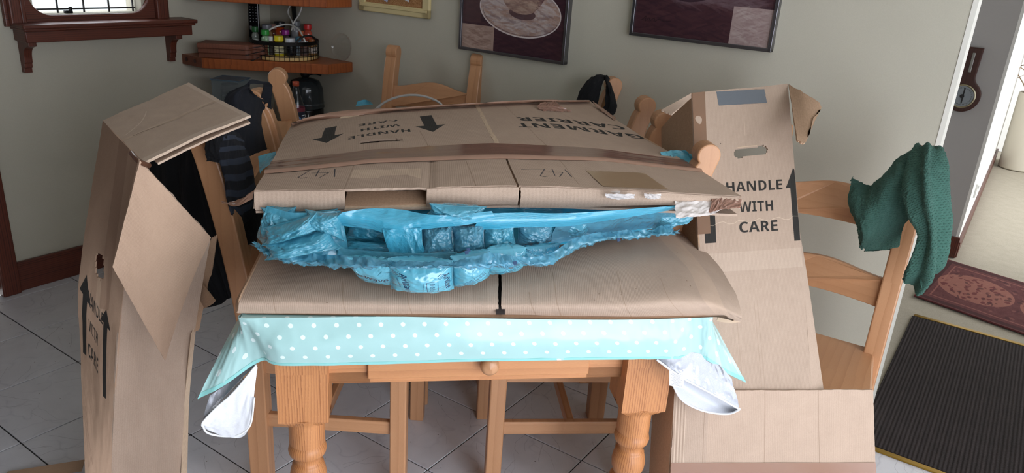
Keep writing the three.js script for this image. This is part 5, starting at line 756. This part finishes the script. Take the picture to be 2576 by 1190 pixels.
  const ticks = []; for (let i = 0; i < 7; i++) { const a = Math.PI / 2 + (i - 3) * 0.16; ticks.push(bx(0.003, 0.012, 0.002, 0, 0, 0, 0.0005).rotateY(Math.PI / 2 - a).translate(Math.cos(a) * 0.0835, 0.15, Math.sin(a) * 0.0835)); } mesh('tick_marks', merge(ticks), M.white, app);
  const cup = thing('scoop', 'dark scoop lying over the clear cover of the appliance', 'scoop', at(770, 262, 0.70).addScaledVector(ray(770, 262).setY(0).normalize(), 0.05).setY(LS + 0.318), 0.4);
  mesh('bowl', lathe([[0, 0], [0.016, 0.002], [0.022, 0.014], [0.022, 0.024], [0.019, 0.024], [0.014, 0.006], [0, 0.005]], 24), M.black, cup); mesh('handle', tube([V(0.02, 0.016, 0), V(0.05, 0.02, 0.005), V(0.075, 0.014, 0.01)], 0.005, 10, 8), M.black, cup);
}
// ---------------------------------------------------------------- on the back wall
{
  const WZ = BACK;
  const cork = thing('notice_board', 'cork notice board in a pale wooden frame, cut by the top of the photo', 'notice board', rm(-2.395, WZ, 1.155), ROOM);
  const fw = 0.42, fh = 0.36, b = 0.04;
  mesh('frame', merge([bx(fw, b, 0.018, 0, b / 2, 0.01, 0.005), bx(fw, b, 0.018, 0, fh - b / 2, 0.01, 0.005), bx(b, fh, 0.018, -fw / 2 + b / 2, fh / 2, 0.01, 0.005, true), bx(b, fh, 0.018, fw / 2 - b / 2, fh / 2, 0.01, 0.005, true), bx(fw - 0.02, 0.014, 0.012, 0, b - 0.012, 0.018, 0.004)]), std({ color: 0xd3c08c, roughness: 0.5 }), cork);
  mesh('cork', bx(fw - 0.06, fh - 0.06, 0.008, 0, fh / 2, 0.006, 0.001), std({ map: tex(canvas(256, 256, pixels(256, 256, (x, y) => { const k = (hash(x >> 1, y >> 1) - 0.5) * 60 + (hash(x, y) - 0.5) * 30; return [166 + k, 120 + k, 76 + k]; })), 4, 4), roughness: 0.95 }), cork);
  const pin = (label, x, y, w, h, rot, draw) => { const t = thing('paper_note', label, 'paper', rm(-2.395, WZ, 1.155).addScaledVector(E1, x).addScaledVector(EN, 0.013), ROOM); mesh('sheet', patch([[V(-w / 2, -h / 2, 0), V(0, -h / 2, 0.002), V(w / 2, -h / 2, 0.004)], [V(-w / 2, h / 2, 0), V(0, h / 2, 0), V(w / 2, h / 2, 0)]], { nu: 10, nv: 4, t: 0.0004 }).rotateZ(rot).translate(0, y, 0), std({ map: tex(canvas(128, 128, draw)), roughness: 0.8 }), t); };
  pin('pale violet paper pinned on the cork board beside a green edge', -0.05, 0.145, 0.1, 0.17, -0.35, (g) => { g.fillStyle = '#c3c2da'; g.fillRect(0, 0, 128, 128); g.fillStyle = '#3f8a3c'; g.fillRect(0, 70, 20, 58); });
  pin('white printed paper pinned at the right on the cork board', 0.055, 0.155, 0.13, 0.16, -0.3, (g) => { g.fillStyle = '#d9d7dd'; g.fillRect(0, 0, 128, 128); g.fillStyle = 'rgba(80,80,90,.5)'; for (let i = 0; i < 7; i++) g.fillRect(14, 14 + i * 15, 60 + hash(i, 1) * 40, 3); });
  const brush = (g, n, cols, box, len, wid) => { for (let i = 0; i < n; i++) { g.strokeStyle = cols[Math.floor(rnd() * cols.length)]; g.lineWidth = wid * (0.4 + rnd()); const x = box[0] + rnd() * (box[2] - box[0]), y = box[1] + rnd() * (box[3] - box[1]), a = rnd() * 0.9 - 0.45; g.beginPath(); g.moveTo(x, y); g.lineTo(x + Math.cos(a) * len, y + Math.sin(a) * len); g.stroke(); } };
  const pic = (label, x0, x1, y0, hh, draw) => {
    const w = x1 - x0, p = thing('framed_picture', label, 'picture', rm((x0 + x1) / 2, WZ, y0), ROOM);
    mesh('frame', merge([bx(w, 0.012, 0.03, 0, 0.006, 0.015, 0.002), bx(w, 0.012, 0.03, 0, hh - 0.006, 0.015, 0.002), bx(0.012, hh, 0.03, -w / 2 + 0.006, hh / 2, 0.015, 0.002), bx(0.012, hh, 0.03, w / 2 - 0.006, hh / 2, 0.015, 0.002)]), std({ color: 0x77767a, roughness: 0.3, metalness: 0.9 }), p);
    const g = new THREE.BoxGeometry(w - 0.02, hh - 0.02, 0.016).translate(0, hh / 2, 0.014);
    mesh('print', g, std({ map: tex(canvas(1024, 1024, draw)), roughness: 0.35 }), p);
  };
  const maroon = ['rgba(82,48,52,.25)', 'rgba(50,26,34,.3)', 'rgba(96,60,60,.15)', 'rgba(40,22,32,.3)'];
  pic('brown painting of a pale coffee cup and saucer in a thin silver frame', -2.01, -1.495, 1.053, 0.55, (g, W2) => {
    g.fillStyle = '#3d242c'; g.fillRect(0, 0, 1024, 1024); brush(g, 900, maroon, [-60, 0, 1024, 1024], 140, 14); g.fillStyle = 'rgba(86,60,58,.6)'; g.fillRect(0, 560, 200, 260);
    g.save(); g.translate(580, 700); g.rotate(0.06);
    g.fillStyle = '#b7a8a4'; g.beginPath(); g.ellipse(0, 0, 400, 190, 0, 0, 7); g.fill(); brush(g, 0, [], [0, 0, 1, 1], 1, 1); g.save(); g.clip(); brush(g, 500, ['rgba(150,112,92,.28)', 'rgba(200,190,190,.25)', 'rgba(110,86,88,.22)', 'rgba(168,128,104,.25)'], [-420, -200, 400, 200], 120, 16); g.restore();
    g.strokeStyle = 'rgba(222,214,212,.8)'; g.lineWidth = 9; g.beginPath(); g.ellipse(0, 0, 396, 186, 0, 0, 7); g.stroke(); g.strokeStyle = 'rgba(70,44,48,.6)'; g.lineWidth = 5; g.beginPath(); g.ellipse(6, 14, 372, 160, 0, 0.2, 3.2); g.stroke();
    g.fillStyle = 'rgba(66,40,44,.75)'; g.beginPath(); g.ellipse(30, 14, 130, 44, 0, 0, 7); g.fill();
    const gr = g.createLinearGradient(-240, 0, 240, 0); gr.addColorStop(0, '#a08878'); gr.addColorStop(0.45, '#b79c86'); gr.addColorStop(0.8, '#9a7c72'); gr.addColorStop(1, '#6a4a4c'); g.fillStyle = '#a78d7e';
    g.beginPath(); g.moveTo(-250, -330); g.bezierCurveTo(-240, -130, -170, -30, -90, 0); g.bezierCurveTo(0, 30, 70, 24, 130, -6); g.bezierCurveTo(220, -60, 270, -180, 280, -330); g.closePath(); g.fill(); g.save(); g.clip(); brush(g, 600, ['rgba(120,88,78,.22)', 'rgba(196,170,150,.22)', 'rgba(160,130,112,.25)', 'rgba(96,66,66,.15)'], [-280, -340, 260, 40], 90, 14); brush(g, 120, ['rgba(80,52,56,.3)'], [150, -330, 280, 0], 60, 12); g.restore();
    g.strokeStyle = '#8d6d66'; g.lineWidth = 44; g.beginPath(); g.moveTo(250, -300); g.bezierCurveTo(400, -330, 380, -150, 245, -150); g.stroke(); g.restore();
    g.fillStyle = '#a48a7e'; g.fillRect(0, 838, 340, 186); brush(g, 120, ['rgba(190,164,150,.3)', 'rgba(130,102,92,.3)'], [0, 850, 250, 1010], 80, 10);
  });
  pic('dark brown painting with a pale corner patch in a thin silver frame', -1.235, -0.726, 1.193, 0.55, (g) => {
    g.fillStyle = '#40262c'; g.fillRect(0, 0, 1024, 1024); brush(g, 900, maroon, [-60, 0, 1024, 1024], 140, 14); brush(g, 200, ['rgba(104,86,92,.22)'], [250, 730, 900, 800], 120, 12);
    g.fillStyle = '#33222a'; g.beginPath(); g.ellipse(400, 700, 200, 90, 0, 0, 7); g.fill(); g.strokeStyle = 'rgba(150,130,134,.5)'; g.lineWidth = 5; g.beginPath(); g.ellipse(400, 690, 190, 84, 0, 0.5, 3); g.stroke();
    g.fillStyle = '#a58c80'; g.beginPath(); g.ellipse(620, 640, 130, 60, 0, 0, 7); g.fill();
    g.fillStyle = '#9c8884'; g.fillRect(740, 790, 284, 234); brush(g, 160, ['rgba(176,160,156,.3)', 'rgba(128,104,104,.25)'], [740, 800, 950, 1010], 70, 10);
    strokes(g, [[[60, 935], [95, 905], [90, 940], [120, 915], [130, 935], [160, 912], [170, 935], [200, 915], [240, 930], [290, 922]]], 4, 'rgba(20,10,12,.8)');
  });
}
// ---------------------------------------------------------------- clothes over the chairs
{
  const weave = tex(canvas(64, 64, pixels(64, 64, (x, y) => { const k = 128 + ((x + y) % 4 < 2 ? 60 : -60); return [k, k, k]; })), 60, 60, false);
  const navy = std({ color: 0x141720, roughness: 0.95, bumpMap: weave, bumpScale: 0.0004 }), black = std({ color: 0x0c0d11, roughness: 0.97, bumpMap: weave, bumpScale: 0.0004 });
  const fold = (s, a, fu, fv) => (u, v) => fbm(u * fu, v * fv, s) * a;
  // apron on the far left chair
  const ap = thing('apron', 'dark navy apron with a looped neck strap hung over the far left chair', 'apron');
  mesh('bib', patch([[[585, 500, null, -1.95], [640, 500, null, -1.97], [692, 440, null, -2.11], [702, 390, null, -2.19]].map((p) => p), [[560, 400, null, -1.92], [610, 400, null, -1.92], [660, 380, null, -2.04], [684, 350, null, -2.14]], [[560, 290, null, -1.92], [606, 300, null, -1.92], [645, 300, null, -2.01], [662, 300, null, -2.09]], [[572, 238, null, -1.94], [606, 232, null, -1.92], [640, 246, null, -2.01], [667, 262, null, -2.09]], [[622, 214, null, -1.95], [628, 222, null, -1.94], [640, 240, null, -2.01], [668, 258, null, -2.09]]], { nu: 40, nv: 50, t: 0.003, warp: fold(1, 0.02, 4, 2) }), navy, ap);
  mesh('neck_strap', patch([[[622, 226, null, -1.98], [630, 212, null, -1.98], [650, 212, null, -2.02], [664, 216, null, -2.06], [655, 260, null, -2.08], [664, 290, null, -2.10]], [[618, 214, null, -1.98], [632, 200, null, -1.99], [658, 205, null, -2.03], [684, 214, null, -2.08], [680, 250, null, -2.09], [672, 300, null, -2.11]]], { nu: 50, nv: 6, t: 0.003 }), navy, ap);
  mesh('strap_end', patch([[[664, 240, null, -2.09], [686, 216, null, -2.09]], [[666, 275, null, -2.10], [682, 260, null, -2.10]], [[678, 330, null, -2.12], [684, 270, null, -2.12]]].reverse(), { nu: 6, nv: 20, t: 0.003 }), navy, ap);
  // dark coat over the near left chair
  const ct = thing('coat', 'black coat hanging on the near left chair behind the left carton', 'coat');
  mesh('body', patch([[[440, 770, null, -2.06], [540, 770, null, -2.0], [590, 740, null, -2.0]], [[370, 620, null, -2.14], [470, 620, null, -2.04], [560, 600, null, -1.92]], [[340, 450, null, -2.14], [440, 430, null, -2.0], [530, 430, null, -1.85]], [[350, 340, null, -2.12], [460, 310, null, -1.93], [520, 335, null, -1.76]], [[470, 300, null, -1.9], [500, 300, null, -1.8], [530, 315, null, -1.74]]], { nu: 60, nv: 70, t: 0.006, warp: fold(5, 0.03, 6, 1.5) }), black, ct);
  mesh('sleeve', patch([[[522, 405, null, -1.630], [560, 408, null, -1.640], [572, 380, null, -1.670]], [[515, 380, null, -1.635], [545, 370, null, -1.630], [570, 350, null, -1.660]], [[520, 330, null, -1.650], [550, 310, null, -1.640], [566, 320, null, -1.660]]], { nu: 30, nv: 30, t: 0.004, warp: fold(6, 0.01, 5, 3) }), black, ct);
  mesh('front', patch([[[628, 720, null, -1.84], [650, 700, null, -1.88], [664, 650, null, -1.96]], [[600, 600, null, -1.82], [640, 600, null, -1.86], [660, 560, null, -1.95]], [[590, 520, null, -1.82], [625, 500, null, -1.88], [655, 500, null, -1.96]]], { nu: 30, nv: 40, t: 0.004, warp: fold(7, 0.012, 4, 3) }), black, ct);
  const st = tex(canvas(64, 512, (g) => { g.fillStyle = '#12141c'; g.fillRect(0, 0, 64, 512); g.fillStyle = '#39404f'; for (let i = 0; i < 8; i++) g.fillRect(0, i * 64, 64, 27); }), 1, 1);
  const sp = thing('striped_top', 'navy and grey striped knitted top draped on the near left chair post', 'clothing');
  mesh('sleeve', patch([[[590, 560, null, -1.710], [620, 560, null, -1.780], [652, 510, null, -1.860]], [[570, 470, null, -1.650], [610, 470, null, -1.730], [640, 450, null, -1.830]], [[552, 390, null, -1.630], [595, 385, null, -1.690], [622, 380, null, -1.790]], [[556, 330, null, -1.650], [585, 325, null, -1.690], [608, 345, null, -1.770]]], { nu: 40, nv: 50, t: 0.005, uv: [0, 0, 1, 0.82], warp: fold(9, 0.012, 4, 3) }), std({ map: st, roughness: 0.95, bumpMap: weave, bumpScale: 0.0008 }), sp);
  // black bag over the far right chair's post
  const bagm = thing('cloth_bag', 'black cloth bag draped over the post of the far right chair', 'bag');
  mesh('left_fold', patch([[[1446, 268, null, -2.74], [1470, 275, null, -2.72], [1500, 272, null, -2.72]], [[1460, 225, null, -2.74], [1485, 225, null, -2.70], [1512, 226, null, -2.71]], [[1482, 198, null, -2.76], [1500, 192, null, -2.73], [1520, 198, null, -2.73]], [[1512, 189, null, -2.80], [1520, 188, null, -2.78], [1530, 192, null, -2.77]]], { nu: 30, nv: 40, t: 0.006, warp: fold(11, 0.014, 3, 3) }), black, bagm);
  mesh('right_fold', patch([[[1510, 292, null, -2.70], [1532, 300, null, -2.70], [1548, 285, null, -2.74]], [[1522, 262, null, -2.70], [1540, 258, null, -2.69], [1552, 262, null, -2.74]], [[1524, 225, null, -2.72], [1532, 220, null, -2.70], [1540, 225, null, -2.74]], [[1519, 196, null, -2.74], [1525, 190, null, -2.73], [1533, 196, null, -2.75]]], { nu: 30, nv: 40, t: 0.006, warp: fold(12, 0.012, 3, 3) }), black, bagm);
  // white wire loop on the seat behind the cartons
  tag(mesh('cable_loop', tube([[945, 275, null, -2.7], [968, 257, null, -2.7], [1000, 244, null, -2.7], [1035, 239, null, -2.7], [1070, 243, null, -2.7], [1105, 258, null, -2.7], [1118, 275, null, -2.7]].map(pt), 0.0042, 50, 8), std({ color: 0xb5aeaa, roughness: 0.5 })), 'pale wire hoop rising behind the upper carton in front of the far chair', 'wire');
  // green towel
  const waf = canvas(256, 256, pixels(256, 256, (x, y) => { const r = Math.floor(y / 32), xx = (x + (r % 2) * 16) % 32 - 16, yy = y % 32 - 16, k = Math.max(0, 1 - (xx * xx / 150 + yy * yy / 60)); const q = 60 + 170 * k + (hash(x, y) - 0.5) * 50; return [q, q, q]; }));
  const tb2 = tex(waf, 1, 1, false);
  const grn = canvas(256, 256, pixels(256, 256, (x, y) => { const k = (hash(x, y) - 0.5) * 22; return [72 + k, 117 + k, 103 + k]; }));
  const green = phys({ map: tex(grn, 6, 6), roughness: 1, sheen: 0.5, sheenColor: new THREE.Color(0x6f9a8c), sheenRoughness: 0.6, bumpMap: (() => { const t = tb2.clone(); t.repeat.set(7, 9); return t; })(), bumpScale: 0.009 });
  const tw = thing('towel', 'dark green waffle towel hung over the post of the chair by the doorway', 'towel');
  towelChair.scale.y = 0.985;
  const lump = (s) => (u, v, p) => fbm(u * 3.2, v * 2.2, s) * 0.014 + (Math.abs(noise.noise(p.x * 130, p.y * 130, p.z * 130))) * 0.004;
  mesh('left_wing', patch([
    [[2160, 590, null, -1.90], [2162, 620, null, -1.90], [2176, 626, null, -1.90], [2215, 628, null, -1.92], [2262, 622, null, -1.94]],
    [[2150, 560, null, -1.90], [2170, 590, null, -1.86], [2205, 585, null, -1.86], [2245, 570, null, -1.87], [2275, 560, null, -1.88]],
    [[2133, 505, null, -1.93], [2170, 530, null, -1.87], [2215, 520, null, -1.85], [2260, 520, null, -1.84], [2300, 530, null, -1.83]],
    [[2140, 470, null, -1.96], [2180, 475, null, -1.93], [2230, 450, null, -1.88], [2275, 440, null, -1.84], [2318, 480, null, -1.81]],
    [[2142, 452, null, -1.97], [2200, 466, null, -1.94], [2255, 410, null, -1.93], [2295, 385, null, -1.90], [2325, 400, null, -1.84]],
    [[2143, 450, null, -1.975], [2202, 464, null, -1.955], [2260, 402, null, -1.95], [2312, 366, null, -1.94], [2335, 366, null, -1.92]]], { nu: 90, nv: 90, t: 0.006, uv: [0, 0, 0.9, 0.9], warp: lump(21), jag: 0.008 }), green, tw);
  mesh('right_wing', patch([
    [[2276, 700, null, -1.80], [2290, 720, null, -1.79], [2312, 738, null, -1.78], [2312, 700, null, -1.78], [2318, 690, null, -1.78]],
    [[2275, 685, null, -1.80], [2310, 690, null, -1.77], [2345, 690, null, -1.76], [2362, 680, null, -1.78], [2370, 650, null, -1.82]],
    [[2312, 600, null, -1.79], [2330, 600, null, -1.76], [2355, 600, null, -1.75], [2375, 590, null, -1.78], [2383, 580, null, -1.83]],
    [[2290, 540, null, -1.79], [2318, 520, null, -1.75], [2345, 510, null, -1.74], [2372, 500, null, -1.78], [2386, 490, null, -1.84]],
    [[2278, 470, null, -1.82], [2310, 440, null, -1.78], [2340, 430, null, -1.77], [2370, 430, null, -1.80], [2384, 430, null, -1.86]],
    [[2300, 380, null, -1.88], [2320, 372, null, -1.85], [2345, 372, null, -1.84], [2368, 378, null, -1.86], [2380, 395, null, -1.90]],
    [[2312, 364, null, -1.95], [2325, 364, null, -1.93], [2345, 364, null, -1.92], [2362, 368, null, -1.93], [2376, 384, null, -1.96]]], { nu: 80, nv: 110, t: 0.006, uv: [0, 0, 0.5, 1.1], warp: (u, v, p) => lump(31)(u, v, p) + 0.011 * Math.sin(u * 17 + v * 1.5) * Math.min(1, 1.4 - v), jag: 0.008 }), green, tw);
  mesh('back_layer', patch([[[2176, 632, null, -1.99], [2225, 630, null, -2.0], [2266, 622, null, -2.0]], [[2180, 560, null, -2.0], [2230, 560, null, -2.01], [2290, 540, null, -2.0]], [[2200, 480, null, -2.02], [2260, 450, null, -2.03], [2320, 380, null, -2.0]]], { nu: 40, nv: 40, t: 0.006, uv: [0, 0, 0.6, 0.6], warp: lump(41) }), green, tw);
}
scene.environment = null;
scene.traverse((o) => { if (o.isLight) o.castShadow = !o.isRectAreaLight; });
renderer.render(scene, camera);
